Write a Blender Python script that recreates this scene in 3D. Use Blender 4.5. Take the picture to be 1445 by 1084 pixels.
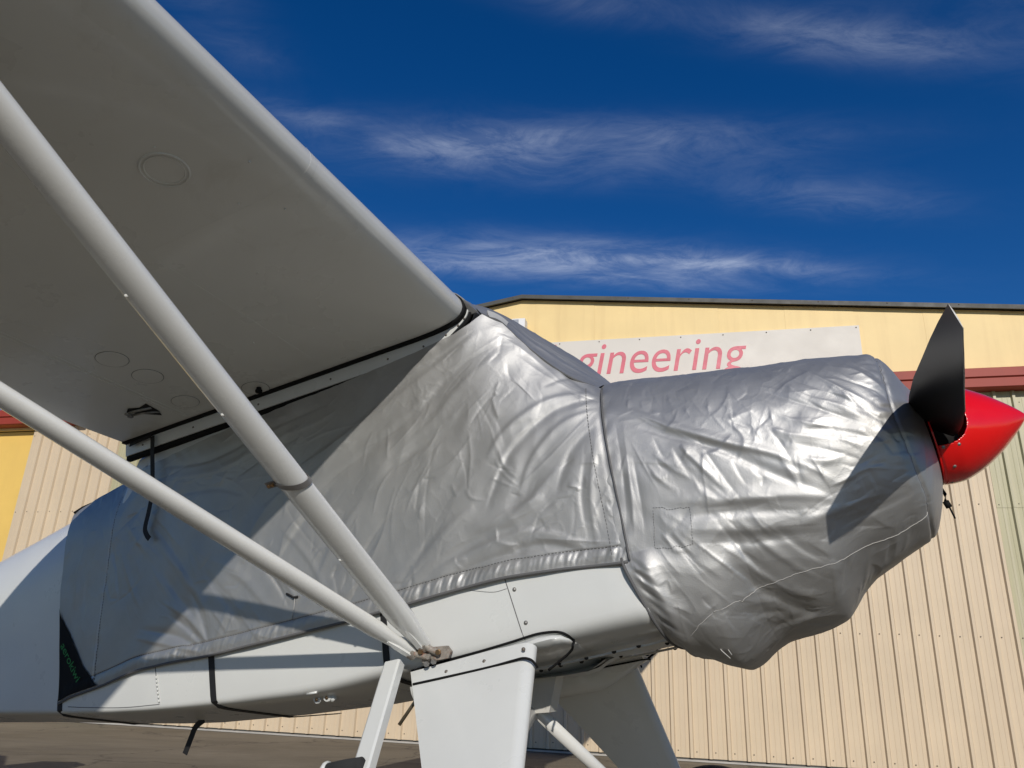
import bpy, bmesh, math, random
import numpy as np
from mathutils import Vector, Matrix
random.seed(4)
for o in list(bpy.data.objects): bpy.data.objects.remove(o)
S = bpy.context.scene
COL = S.collection
R = math.radians
def unit(v):
    v = np.array(v, float); return v/np.linalg.norm(v)

# ------------------------------------------------------------------ camera
EYE = np.array([0., 0., 1.0])                      # crouching photographer, one metre above the apron
_up = unit([112.5, -3022., 1085.]); _f = unit(np.array([0, 0, 1.])-_up[2]*_up); _r = np.cross(_f, _up)
if _r[0] < 0: _r = -_r
CX = Vector((_r[0], _f[0], _up[0])); CY = -Vector((_r[1], _f[1], _up[1])); CZ = -Vector((_r[2], _f[2], _up[2]))
cam = bpy.data.cameras.new('camera'); co = bpy.data.objects.new('camera', cam); COL.objects.link(co)
co.matrix_world = Matrix(((CX.x, CY.x, CZ.x, EYE[0]), (CX.y, CY.y, CZ.y, EYE[1]), (CX.z, CY.z, CZ.z, EYE[2]), (0, 0, 0, 1)))
cam.sensor_width = 36; cam.lens = 36*1085/1445; cam.clip_end = 2000; cam.clip_start = .02
S.camera = co

# ------------------------------------------------------------------ aircraft frame: nose, inboard, up
YAW, PITCH = R(25), R(11)
NOSE = np.array([math.cos(YAW)*math.cos(PITCH), -math.sin(YAW)*math.cos(PITCH), math.sin(PITCH)])
INB = np.array([math.sin(YAW), math.cos(YAW), 0.])
AUP = np.cross(NOSE, INB)
DST = 2.15                                         # camera to the near fuselage side, metres
WC = -.40                                          # centreline, measured inboard from the near side

# ------------------------------------------------------------------ light
sd = -.605*NOSE + 1.0*INB - .435*AUP; sd = unit(sd)
sun_el = math.asin(-sd[2]); sun_az = math.atan2(-sd[0], -sd[1])
sl = bpy.data.lights.new('sun', 'SUN'); sl.energy = 3.4; sl.angle = R(.53); sl.color = (1, .94, .86)
so = bpy.data.objects.new('sun', sl); COL.objects.link(so)
so.rotation_euler = Vector(sd).to_track_quat('-Z', 'Y').to_euler(); so.location = (-3, -20, 14)

world = bpy.data.worlds.new('World'); S.world = world; world.use_nodes = True
nt = world.node_tree; nt.nodes.clear()
def N(nt, typ, **kw):
    n = nt.nodes.new(typ)
    for k, v in kw.items(): setattr(n, k, v)
    return n
def mathn(nt, op, a, b=None, c=None, clamp=False):
    n = nt.nodes.new('ShaderNodeMath'); n.operation = op; n.use_clamp = clamp
    for i, x in enumerate((a, b, c)):
        if x is None: continue
        if isinstance(x, (int, float)): n.inputs[i].default_value = x
        else: nt.links.new(x, n.inputs[i])
    return n.outputs[0]
sky = N(nt, 'ShaderNodeTexSky', sky_type='NISHITA', sun_disc=False)
sky.sun_elevation = sun_el; sky.sun_rotation = sun_az; sky.altitude = 300; sky.air_density = 1.0; sky.dust_density = .2; sky.ozone_density = 4.0
hs = N(nt, 'ShaderNodeHueSaturation'); hs.inputs['Saturation'].default_value = 1.32; hs.inputs['Value'].default_value = .84; hs.inputs['Hue'].default_value = .512
nt.links.new(sky.outputs[0], hs.inputs['Color'])
# thin cirrus, laid on a flat layer far above the ground
geo = N(nt, 'ShaderNodeTexCoord'); sep = N(nt, 'ShaderNodeSeparateXYZ'); nt.links.new(geo.outputs['Generated'], sep.inputs[0])
zc = mathn(nt, 'MAXIMUM', sep.outputs[2], .03)
lx = mathn(nt, 'DIVIDE', sep.outputs[0], zc); ly = mathn(nt, 'DIVIDE', sep.outputs[1], zc)
cmb = N(nt, 'ShaderNodeCombineXYZ'); nt.links.new(lx, cmb.inputs[0]); nt.links.new(ly, cmb.inputs[1])
def noise(nt, vec, scale, detail=8, rough=.6, dist=0, out=0):
    n = nt.nodes.new('ShaderNodeTexNoise'); n.inputs['Scale'].default_value = scale; n.inputs['Detail'].default_value = detail
    n.inputs['Roughness'].default_value = rough; n.inputs['Distortion'].default_value = dist
    if vec is not None: nt.links.new(vec, n.inputs['Vector'])
    return n.outputs[out]
def mapping(nt, vec, loc=(0, 0, 0), rot=(0, 0, 0), scale=(1, 1, 1)):
    m = nt.nodes.new('ShaderNodeMapping'); m.inputs['Location'].default_value = loc; m.inputs['Rotation'].default_value = rot; m.inputs['Scale'].default_value = scale
    nt.links.new(vec, m.inputs['Vector']); return m.outputs[0]
def ramp(nt, fac, stops, interp='LINEAR'):
    r = nt.nodes.new('ShaderNodeValToRGB'); cr = r.color_ramp; cr.interpolation = interp
    while len(cr.elements) < len(stops): cr.elements.new(.5)
    for e, (p, c) in zip(cr.elements, stops):
        e.position = p; e.color = (c, c, c, 1) if isinstance(c, (int, float)) else (*c, 1)
    nt.links.new(fac, r.inputs[0]); return r.outputs[0]
fine = noise(nt, mapping(nt, cmb.outputs[0], rot=(0, 0, R(24)), scale=(4.5, 8.5, 1)), 1.0, 14, .70, .9)
mid = noise(nt, mapping(nt, cmb.outputs[0], loc=(3.1, 1.7, 0), rot=(0, 0, R(9)), scale=(1.6, 4.2, 1)), 1.0, 8, .6, .6)
fib = ramp(nt, fine, [(.38, 0.0), (.72, 1.0)])
fib2 = ramp(nt, mid, [(.34, 0.0), (.66, 1.0)])
def streak(cx, cy, ang, lu, lv, amp):
    # one elongated patch of cirrus centred on (cx, cy) of the layer
    m = mapping(nt, cmb.outputs[0], loc=(0, 0, 0)); s = N(nt, 'ShaderNodeVectorMath', operation='SUBTRACT')
    nt.links.new(m, s.inputs[0]); s.inputs[1].default_value = (cx, cy, 0)
    r = mapping(nt, s.outputs[0], rot=(0, 0, -ang), scale=(1, 1, 1)); sc = N(nt, 'ShaderNodeSeparateXYZ'); nt.links.new(r, sc.inputs[0])
    a = mathn(nt, 'POWER', mathn(nt, 'ABSOLUTE', mathn(nt, 'DIVIDE', sc.outputs[0], lu)), 2.0)
    b = mathn(nt, 'POWER', mathn(nt, 'ABSOLUTE', mathn(nt, 'DIVIDE', sc.outputs[1], lv)), 2.0)
    e = mathn(nt, 'POWER', 2.718, mathn(nt, 'MULTIPLY', mathn(nt, 'ADD', a, b), -1.0))
    return mathn(nt, 'MULTIPLY', e, amp)
parts_ = [streak(.20, 1.82, 0.02, .50, .10, 1.05), streak(.42, 1.80, .02, .34, .035, .6), streak(-.06, 1.36, -.04, .42, .085, .50), streak(.10, 1.30, -.10, .42, .05, .35),
          streak(.56, 1.01, .12, .22, .05, .42), streak(.72, 1.47, .10, .25, .07, .20), streak(-.51, 1.05, 1.2, .12, .07, .16), streak(.12, .95, .1, .14, .04, .2), streak(-.40, 1.27, .3, .16, .05, .25), streak(1.3, 1.0, .3, .7, .12, .3), streak(-1.2, 1.6, .2, .6, .15, .35), streak(.3, -1.2, .1, 1.3, .3, .4)]
tot = parts_[0]
for p_ in parts_[1:]: tot = mathn(nt, 'ADD', tot, p_)
den = mathn(nt, 'MULTIPLY', tot, mathn(nt, 'ADD', mathn(nt, 'MULTIPLY', fib, .85), .24))
den = mathn(nt, 'MULTIPLY', den, mathn(nt, 'ADD', mathn(nt, 'MULTIPLY', fib2, .85), .22))
den = mathn(nt, 'MULTIPLY', den, .52, clamp=True)
mx = N(nt, 'ShaderNodeMix', data_type='RGBA'); nt.links.new(den, mx.inputs[0]); nt.links.new(hs.outputs[0], mx.inputs[6]); mx.inputs[7].default_value = (9.2, 9.9, 11.2, 1)
bg = N(nt, 'ShaderNodeBackground'); bg.inputs[1].default_value = .095; nt.links.new(mx.outputs[2], bg.inputs[0])
wo = N(nt, 'ShaderNodeOutputWorld'); nt.links.new(bg.outputs[0], wo.inputs[0])
S.view_settings.view_transform = 'Standard'; S.view_settings.look = 'None'; S.view_settings.exposure = 0.0; S.view_settings.gamma = 1
S.view_settings.use_curve_mapping = False
S.render.engine = 'CYCLES'

# ------------------------------------------------------------------ materials
def mat(name, col, rough=.5, metal=0., spec=.5, coat=0., bump=None, vary=None, grime=None):
    """bump=(scale, distance[, detail]); vary=(scale, amount) brightness noise; grime=(scale, colour, threshold)"""
    m = bpy.data.materials.new(name); m.use_nodes = True; t = m.node_tree; b = t.nodes['Principled BSDF']
    b.inputs['Base Color'].default_value = (*col, 1); b.inputs['Roughness'].default_value = rough; b.inputs['Metallic'].default_value = metal
    b.inputs['Specular IOR Level'].default_value = spec; b.inputs['Coat Weight'].default_value = coat; b.inputs['Coat Roughness'].default_value = .12
    tc = t.nodes.new('ShaderNodeTexCoord').outputs['Object']
    c = None
    if vary:
        n = noise(t, tc, vary[0], 6, .65); f = ramp(t, n, [(.25, 1-vary[1]), (.75, 1+vary[1]*.5)])
        mm = N(t, 'ShaderNodeMix', data_type='RGBA', blend_type='MULTIPLY'); mm.inputs[0].default_value = 1; mm.inputs[6].default_value = (*col, 1); t.links.new(f, mm.inputs[7]); c = mm.outputs[2]
        rr = ramp(t, noise(t, tc, vary[0]*2.3, 5, .6), [(.3, max(.02, rough-.08)), (.7, min(1, rough+.08))]); t.links.new(rr, b.inputs['Roughness'])
    if grime:
        n = noise(t, tc, grime[0], 9, .7, .5); f = ramp(t, n, [(grime[2], 0.), (min(1, grime[2]+.16), grime[3] if len(grime) > 3 else .6)])
        mm = N(t, 'ShaderNodeMix', data_type='RGBA'); t.links.new(f, mm.inputs[0])
        if c is not None: t.links.new(c, mm.inputs[6])
        else: mm.inputs[6].default_value = (*col, 1)
        mm.inputs[7].default_value = (*grime[1], 1); c = mm.outputs[2]
    if c is not None: t.links.new(c, b.inputs['Base Color'])
    if bump:
        bn = t.nodes.new('ShaderNodeBump'); bn.inputs['Distance'].default_value = bump[1]; bn.inputs['Strength'].default_value = 1
        t.links.new(noise(t, tc, bump[0], bump[2] if len(bump) > 2 else 5, .6), bn.inputs['Height']); t.links.new(bn.outputs[0], b.inputs['Normal'])
    return m
M = {}
M['white'] = mat('white_paint', (.61, .62, .595), .32, vary=(2.5, .05), bump=(3.0, .0025, 2), grime=(5.5, (.50, .48, .43), .66, .25), coat=.25)
M['wing'] = mat('wing_paint', (.66, .66, .615), .30, vary=(1.2, .06), bump=(2.0, .010, 2), grime=(3.0, (.42, .39, .32), .58, .32), coat=.5)
M['strut'] = mat('strut_paint', (.70, .70, .67), .28, vary=(4, .05), bump=(30, .0003), coat=.5, grime=(9, (.40, .37, .31), .64, .35))
M['belly'] = mat('belly_paint', (.55, .54, .50), .45, vary=(6, .12), bump=(9, .004), grime=(7, (.16, .14, .11), .55, .6))
M['black'] = mat('black_webbing', (.008, .008, .009), .7, bump=(400, .0006))
M['seal'] = mat('black_rubber_seal', (.006, .006, .006), .75, spec=.2)
M['red'] = mat('red_spinner_paint', (.74, .004, .004), .17, coat=.6, vary=(8, .05))
M['blade'] = mat('black_blade_paint', (.010, .010, .011), .42, spec=.35)
M['bladeedge'] = mat('blade_edge_metal', (.35, .35, .34), .45, metal=.6, vary=(60, .3))
M['steel'] = mat('worn_steel', (.30, .29, .27), .5, metal=.7, bump=(90, .001), vary=(60, .4))
M['rust'] = mat('rusty_fitting', (.30, .27, .23), .7, metal=.3, bump=(120, .002), vary=(50, .5), grime=(60, (.26, .07, .02), .52, .8))
M['brass'] = mat('brass_bolt', (.55, .36, .20), .3, metal=1.)
M['dark'] = mat('dark_void', (.012, .011, .010), .8)
M['clamp'] = mat('clamp_band', (.20, .19, .18), .45, metal=.4)
M['pipe'] = mat('grey_binding', (.10, .10, .10), .7, bump=(300, .0008))
M['thread'] = mat('dark_thread', (.12, .12, .12), .8)
M['lthread'] = mat('pale_thread', (.42, .41, .38), .8)
M['velcro'] = mat('grey_velcro_tab', (.42, .42, .40), .9, bump=(500, .002))
M['green'] = mat('green_print', (.012, .20, .035), .6)
M['tyre'] = mat('tyre_rubber', (.02, .02, .02), .8, bump=(80, .002))
M['grip'] = mat('step_grip', (.03, .03, .03), .95, bump=(300, .004))
M['tube'] = mat('drain_tube', (.28, .24, .17), .4, metal=.8, vary=(40, .3))

def fabric():
    m = bpy.data.materials.new('silver_coated_fabric'); m.use_nodes = True; t = m.node_tree; b = t.nodes['Principled BSDF']
    tc = t.nodes.new('ShaderNodeTexCoord').outputs['Object']
    n = noise(t, tc, 5, 7, .65)
    c = ramp(t, n, [(.3, (.385, .385, .375)), (.7, (.445, .445, .433))]); t.links.new(c, b.inputs['Base Color'])
    b.inputs['Metallic'].default_value = .74
    t.links.new(ramp(t, noise(t, tc, 9, 5, .6), [(.3, .47), (.7, .55)]), b.inputs['Roughness'])
    b.inputs['Specular IOR Level'].default_value = .5
    # soft crumple and weave
    b1 = t.nodes.new('ShaderNodeBump'); b1.inputs['Distance'].default_value = .006; b1.inputs['Strength'].default_value = .55
    v = t.nodes.new('ShaderNodeTexNoise'); v.noise_type = 'RIDGED_MULTIFRACTAL'; v.inputs['Scale'].default_value = 5; v.inputs['Detail'].default_value = 5; v.inputs['Roughness'].default_value = .5; v.inputs['Distortion'].default_value = .8
    t.links.new(mapping(t, tc, rot=(0, R(35), 0), scale=(1, 1, 1.6)), v.inputs['Vector'])
    t.links.new(mathn(t, 'MULTIPLY', v.outputs[0], .16), b1.inputs['Height'])
    b2 = t.nodes.new('ShaderNodeBump'); b2.inputs['Distance'].default_value = .0006; b2.inputs['Strength'].default_value = .6
    t.links.new(noise(t, tc, 260, 3, .6), b2.inputs['Height']); t.links.new(b1.outputs[0], b2.inputs['Normal']); t.links.new(b2.outputs[0], b.inputs['Normal'])
    return m
M['silver'] = fabric()

# ------------------------------------------------------------------ object helpers
def link(o, parent=None, label=None, cat=None, group=None, kind=None):
    if o.name not in COL.objects: COL.objects.link(o)
    if parent is not None: o.parent = parent
    for k, v in (('label', label), ('category', cat), ('group', group), ('kind', kind)):
        if v: o[k] = v
    return o
def mesh(name, V, F, m, parent=None, smooth=True, uvw=False, auto=None, **kw):
    me = bpy.data.meshes.new(name); me.from_pydata([tuple(map(float, v)) for v in V], [], [tuple(map(int, f)) for f in F])
    ms = m if isinstance(m, (list, tuple)) else [m]
    for x in ms: me.materials.append(x)
    bm = bmesh.new(); bm.from_mesh(me); bmesh.ops.recalc_face_normals(bm, faces=bm.faces)
    bm.to_mesh(me); bm.free()
    if smooth: me.polygons.foreach_set('use_smooth', [True]*len(me.polygons))
    o = bpy.data.objects.new(name, me)
    if smooth and auto is not None: me.set_sharp_from_angle(angle=R(auto))
    return link(o, parent, **kw)
def grid_faces(nu, nv, wrap=False, off=0):
    F = []
    for i in range(nu-1):
        for j in range(nv if wrap else nv-1):
            k = (j+1) % nv
            F.append((off+i*nv+j, off+i*nv+k, off+(i+1)*nv+k, off+(i+1)*nv+j))
    return F
class Acc:
    def __init__(s): s.V = []; s.F = []
    def add(s, V, F):
        k = len(s.V); s.V += [tuple(v) for v in V]; s.F += [tuple(i+k for i in f) for f in F]; return s
    def box(s, lo, hi):
        x0, y0, z0 = lo; x1, y1, z1 = hi
        return s.add([(x0, y0, z0), (x1, y0, z0), (x1, y1, z0), (x0, y1, z0), (x0, y0, z1), (x1, y0, z1), (x1, y1, z1), (x0, y1, z1)],
                     [(0, 3, 2, 1), (4, 5, 6, 7), (0, 1, 5, 4), (1, 2, 6, 5), (2, 3, 7, 6), (3, 0, 4, 7)])
    def sweep(s, path, sec, up=(0, 0, 1), scale=None, caps=True, closed=True):
        P = np.array(path, float); n = len(P); up = np.array(up, float); sec = np.array(sec, float); k0 = len(s.V); m = len(sec)
        T = np.gradient(P, axis=0) if n > 2 else np.array([P[1]-P[0]]*2)
        for i in range(n):
            t = unit(T[i]); a = np.cross(up if np.ndim(up) == 1 else up[i], t)
            a = unit(a); b = np.cross(t, a); k = 1 if scale is None else scale[i]
            for q in sec: s.V.append(tuple(P[i]+k*(q[0]*a+q[1]*b)))
        s.F += grid_faces(n, m, closed, k0)
        if caps and closed: s.F += [tuple(k0+j for j in range(m))[::-1], tuple(k0+(n-1)*m+j for j in range(m))]
        return s
    def tube(s, path, r, seg=10, up=(0.03, .02, 1), scale=None):
        return s.sweep(path, [(r*math.cos(a), r*math.sin(a)) for a in np.linspace(0, 2*math.pi, seg, endpoint=False)], up, scale)
    def disc(s, c, nrm, r, h, seg=28, r2=None):
        nrm = unit(nrm); a = unit(np.cross(nrm, (.31, .9, .12))); b = np.cross(nrm, a); c = np.array(c, float); r2 = r if r2 is None else r2
        k = len(s.V)
        for hh, rr in ((0, r), (h, r2)):
            for t in np.linspace(0, 2*math.pi, seg, endpoint=False): s.V.append(tuple(c+nrm*hh+rr*(math.cos(t)*a+math.sin(t)*b)))
        s.F += grid_faces(2, seg, True, k); s.F += [tuple(k+j for j in range(seg))[::-1], tuple(k+seg+j for j in range(seg))]
        return s
    def ring(s, c, nrm, r, t, seg=40):
        nrm = unit(nrm); a = unit(np.cross(nrm, (.31, .9, .12))); b = np.cross(nrm, a); c = np.array(c, float); k = len(s.V); m = 6
        for th in np.linspace(0, 2*math.pi, seg, endpoint=False):
            e = math.cos(th)*a+math.sin(th)*b
            for ph in np.linspace(0, 2*math.pi, m, endpoint=False): s.V.append(tuple(c+e*(r+t*math.cos(ph))+nrm*t*math.sin(ph)))
        for i in range(seg):
            for j in range(m): s.F.append((k+i*m+j, k+i*m+(j+1) % m, k+((i+1) % seg)*m+(j+1) % m, k+((i+1) % seg)*m+j))
        return s
    def dome(s, c, nrm, r, h, seg=10):
        nrm = unit(nrm); a = unit(np.cross(nrm, (.31, .9, .12))); b = np.cross(nrm, a); c = np.array(c, float); k = len(s.V)
        for hh, rr in ((-.3, 1), (.15, 1), (.75, .7), (1, .0001)):
            for t in np.linspace(0, 2*math.pi, seg, endpoint=False): s.V.append(tuple(c+nrm*h*hh+r*rr*(math.cos(t)*a+math.sin(t)*b)))
        s.F += grid_faces(4, seg, True, k); return s
    def obj(s, name, m, parent=None, conv=None, **kw):
        V = s.V if conv is None else conv(np.array(s.V))
        return mesh(name, V, s.F, m, parent, **kw)
def catmull(P, n=8):
    P = np.array(P, float); Q = np.vstack([2*P[0]-P[1], P, 2*P[-1]-P[-2]]); out = []
    for i in range(1, len(Q)-2):
        for t in np.linspace(0, 1, n, endpoint=False):
            a, b, c, d = Q[i-1], Q[i], Q[i+1], Q[i+2]
            out.append(.5*((2*b)+(-a+c)*t+(2*a-5*b+4*c-d)*t*t+(-a+3*b-3*c+d)*t**3))
    out.append(P[-1]); return np.array(out)

# frames: aircraft points are written (u forward, w outboard towards the camera side, v up)
BU, BW = -.9, WC; BV = (-1-BU*math.sin(PITCH))/math.cos(PITCH)
def frame_matrix(base):
    o = EYE + base[0]*NOSE + (base[1]-DST)*(-INB) + base[2]*AUP
    m = Matrix.Identity(4)
    for c, v in enumerate((NOSE, INB, AUP, o)):
        for r_ in range(3): m[r_][c] = v[r_]
    return m
def mkconv(base):
    b = np.array(base, float)
    def f(V):
        V = np.atleast_2d(np.array(V, float)); return np.stack([V[:, 0]-b[0], -(V[:, 1]-b[1]), V[:, 2]-b[2]], 1)
    return f
ABASE = (BU, BW, BV); CBASE = (-1.4, WC, .35)
ac = mkconv(ABASE); cc = mkconv(CBASE)
plane = bpy.data.objects.new('light_aircraft', None); plane.matrix_world = frame_matrix(ABASE)
link(plane, None, 'white high-wing tailwheel aircraft with red spinner, parked before the hangar', 'aircraft')
cover = bpy.data.objects.new('aircraft_cover', None); cover.matrix_world = frame_matrix(CBASE)
link(cover, None, 'wrinkled silver fabric cover over the cabin and engine of the aircraft', 'aircraft cover')
# ------------------------------------------------------------------ ground
def ground_mat():
    m = bpy.data.materials.new('apron_concrete'); m.use_nodes = True; t = m.node_tree; b = t.nodes['Principled BSDF']
    tc = t.nodes.new('ShaderNodeTexCoord').outputs['Object']
    a = ramp(t, noise(t, mapping(t, tc, rot=(0, 0, R(20)), scale=(1, 1.6, 1)), .55, 10, .68, .4), [(.3, (.135, .112, .072)), (.5, (.185, .157, .108)), (.75, (.24, .207, .148))])
    g = ramp(t, noise(t, tc, 60, 5, .8), [(.25, .80), (.8, 1.15)])
    mm = N(t, 'ShaderNodeMix', data_type='RGBA', blend_type='MULTIPLY'); mm.inputs[0].default_value = 1; t.links.new(a, mm.inputs[6]); t.links.new(g, mm.inputs[7])
    st = ramp(t, noise(t, mapping(t, tc, rot=(0, 0, R(-14)), scale=(.5, 3, 1)), 1.1, 9, .7, .6), [(.52, 0), (.68, .7)])
    m2 = N(t, 'ShaderNodeMix', data_type='RGBA'); t.links.new(st, m2.inputs[0]); t.links.new(mm.outputs[2], m2.inputs[6]); m2.inputs[7].default_value = (.105, .088, .068, 1)
    vo = t.nodes.new('ShaderNodeTexVoronoi'); vo.feature = 'DISTANCE_TO_EDGE'; vo.inputs['Scale'].default_value = .45
    wv = N(t, 'ShaderNodeVectorMath', operation='ADD'); t.links.new(tc, wv.inputs[0]); t.links.new(noise(t, tc, 1.6, 6, .6, 0, 1), wv.inputs[1]); t.links.new(wv.outputs[0], vo.inputs['Vector'])
    ck = ramp(t, vo.outputs['Distance'], [(.0, .75), (.012, 0)])
    m3 = N(t, 'ShaderNodeMix', data_type='RGBA'); t.links.new(ck, m3.inputs[0]); t.links.new(m2.outputs[2], m3.inputs[6]); m3.inputs[7].default_value = (.05, .04, .03, 1)
    wr = ramp(t, noise(t, mapping(t, tc, rot=(0, 0, R(-14)), scale=(.35, 2.2, 1)), 1.7, 10, .75, .8), [(.55, 0), (.70, .55)])
    m4 = N(t, 'ShaderNodeMix', data_type='RGBA'); t.links.new(wr, m4.inputs[0]); t.links.new(m3.outputs[2], m4.inputs[6]); m4.inputs[7].default_value = (.33, .29, .22, 1); m2 = m4
    t.links.new(m2.outputs[2], b.inputs['Base Color']); b.inputs['Roughness'].default_value = .85
    bn = t.nodes.new('ShaderNodeBump'); bn.inputs['Distance'].default_value = .006; t.links.new(noise(t, tc, 45, 8, .75), bn.inputs['Height']); t.links.new(bn.outputs[0], b.inputs['Normal'])
    return m
gx = 400
mesh('apron', [(-gx, -gx, 0), (gx, -gx, 0), (gx, gx, 0), (-gx, gx, 0)], [(0, 1, 2, 3)], ground_mat(), kind='structure')

# ------------------------------------------------------------------ hangar (local x along the front, y into the building, z up)
PSI = R(13.6); HD = 9.8
hangar = bpy.data.objects.new('hangar', None); hangar.location = (HD*math.sin(PSI), HD*math.cos(PSI), 0); hangar.rotation_euler = (0, 0, -PSI)
link(hangar, None, 'yellow gabled hangar with beige corrugated doors under a red beam', 'hangar')
def steel(name, col, rough, streakcol, sx, amt):
    m = bpy.data.materials.new(name); m.use_nodes = True; t = m.node_tree; b = t.nodes['Principled BSDF']; tc = t.nodes.new('ShaderNodeTexCoord').outputs['Object']
    s = noise(t, mapping(t, tc, scale=(sx, 3, .35)), 1, 8, .65); f = ramp(t, s, [(.48, 0), (.72, amt)])
    v = ramp(t, noise(t, tc, 1.3, 7, .6), [(.3, .93), (.7, 1.04)])
    mm = N(t, 'ShaderNodeMix', data_type='RGBA', blend_type='MULTIPLY'); mm.inputs[0].default_value = 1; mm.inputs[6].default_value = (*col, 1); t.links.new(v, mm.inputs[7])
    m2 = N(t, 'ShaderNodeMix', data_type='RGBA'); t.links.new(f, m2.inputs[0]); t.links.new(mm.outputs[2], m2.inputs[6]); m2.inputs[7].default_value = (*streakcol, 1)
    t.links.new(m2.outputs[2], b.inputs['Base Color']); b.inputs['Roughness'].default_value = rough
    bn = t.nodes.new('ShaderNodeBump'); bn.inputs['Distance'].default_value = .004; t.links.new(noise(t, mapping(t, tc, scale=(1, 1, .4)), 2.2, 3, .5), bn.inputs['Height']); t.links.new(bn.outputs[0], b.inputs['Normal'])
    return m
M['yellow'] = steel('yellow_wall_paint', (.80, .60, .27), .55, (.58, .40, .18), 5, .35)
M['yellow2'] = steel('deep_yellow_panel', (.78, .52, .13), .55, (.70, .45, .12), 3, .3)
M['beige'] = steel('beige_door_steel', (.60, .485, .335), .55, (.54, .42, .30), 12, .3)
M['fibre'] = steel('weathered_translucent_sheet', (.40, .37, .22), .45, (.52, .47, .33), 22, .9)
M['beam'] = steel('red_oxide_beam', (.30, .036, .018), .6, (.18, .026, .016), 4, .5)
M['fascia'] = mat('dark_grey_flashing', (.060, .060, .052), .6, vary=(2, .2))
M['sign'] = mat('pale_sign_board', (.64, .60, .53), .55, vary=(1.2, .05), grime=(2.5, (.42, .38, .30), .62, .3))
M['signred'] = mat('faded_red_lettering', (.62, .13, .17), .5, vary=(6, .18))
M['screw'] = mat('screw_head', (.14, .12, .10), .5, metal=.3)
APX, APH = -2.256, 5.90
def roofh(t): return APH-.098*(t-APX) if t > APX else APH-.17*(APX-t)
X0, X1, DEPTH = -15.5, 11.0, 22.0
# gable sheets above the beam, narrow lap joints
edges = [X0]
while edges[-1] < X1-.2: edges.append(min(X1, edges[-1]+[.84, .84, .82, .86][len(edges) % 4]))
for a, b in zip(edges[:-1], edges[1:]):
    g = .0003; pts = [(a+g, 4.20), (b-g, 4.20), (b-g, roofh(b-g))]
    if a < APX < b: pts.append((APX, roofh(APX)))
    pts.append((a+g, roofh(a+g))); k = len(pts); q = .0025*((edges.index(a)) % 2)
    V = [(x, q, z) for x, z in pts]+[(x, .06, z) for x, z in pts]
    F = [tuple(range(k)), tuple(range(2*k-1, k-1, -1))]+[(i, k+i, k+(i+1) % k, (i+1) % k) for i in range(k)]
    mesh('wall_sheet', V, F, M['yellow'], hangar, smooth=False)
# roof fascia, two runs meeting at the ridge
for xa, xb in ((X0-.1, APX), (APX, X1+.1)):
    a = Acc(); V = []
    for x in (xa, xb):
        h = roofh(x)
        V += [(x, -.09, h-.01), (x, -.09, h+.048), (x, .0, h+.06), (x, DEPTH, h+.06), (x, DEPTH, h+.02), (x, .003, h+.02), (x, -.07, h-.01)]
    a.add(V, grid_faces(2, 7, True)); a.F += [tuple(range(7))[::-1], tuple(range(7, 14))]
    a.obj('roof_slope', M['fascia'], hangar, smooth=False)
a = Acc()
for x in np.arange(X0, X1, .82): a.dome((x, -.092, roofh(x)+.03), (0, -1, 0), .009, .006, 6)
for x in np.arange(-1.7, 2.2, .55): a.dome((x, -.034, 5.17), (0, -1, 0), .009, .004, 6)
a.obj('fixing_screws', M['screw'], hangar, kind='stuff')
# side and rear walls
a = Acc(); a.box((X0, .064, 0), (X0+.08, DEPTH, roofh(X0))).box((X1-.08, .064, 0), (X1, DEPTH, roofh(X1))).box((X0+.08, DEPTH-.1, 0), (X1-.08, DEPTH, 3.6))
a.obj('wall', M['yellow'], hangar, smooth=False)
# beam: channel with a light top lip and a folded bottom edge
prof = [(-.17, 4.495), (-.20, 4.48), (-.205, 4.375), (-.18, 4.36), (-.18, 4.255), (-.155, 4.24), (.0, 4.24), (.0, 4.495)]
V = [(x, y, z) for x in (X0, X1) for y, z in prof]
a = Acc(); a.add(V, grid_faces(2, 8, True)); a.F += [tuple(range(8))[::-1], tuple(range(8, 16))]
a.obj('door_beam', M['beam'], hangar, smooth=False)
# fixed yellow panel left of the doors
a = Acc(); a.box((X0, .07, 0.0), (-10.26, .12, 4.19)); a.obj('wall_panel', M['yellow2'], hangar, smooth=False)
# ribbed door sheets, four ribs each
PITCHR = .206
def rib_section(x0, n, depth=.032):
    P = []
    for i in range(n):
        c = x0+PITCHR*i
        P += [(c, 0), (c+.055, 0), (c+.0575, -.0025), (c+.0645, -.0025), (c+.067, 0), (c+.11, 0), (c+.1125, -.0025), (c+.1195, -.0025), (c+.122, 0), (c+.150, 0), (c+.163, -depth), (c+.193, -depth), (c+.2055, 0)]
    return P
def door_sheet(x0, n, m, nm, y=.0, zb=.035, zt=4.285):
    P = rib_section(x0, n); V = [(x, y+d, z) for z in (zb, zt) for x, d in P]+[(x, y+d+.004, z) for z in (zb, zt) for x, d in P]
    k = len(P); F = [(i, i+1, k+i+1, k+i) for i in range(k-1)]+[(2*k+i, 3*k+i, 3*k+i+1, 2*k+i+1) for i in range(k-1)]+[(i, 2*k+i, 2*k+i+1, i+1) for i in range(k-1)]
    F += [(0, k, 3*k, 2*k), (k-1, 3*k-1, 4*k-1, 2*k-1)]
    return mesh(nm, V, F, m, hangar, smooth=False)
x = -10.19; scr = Acc()
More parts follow.
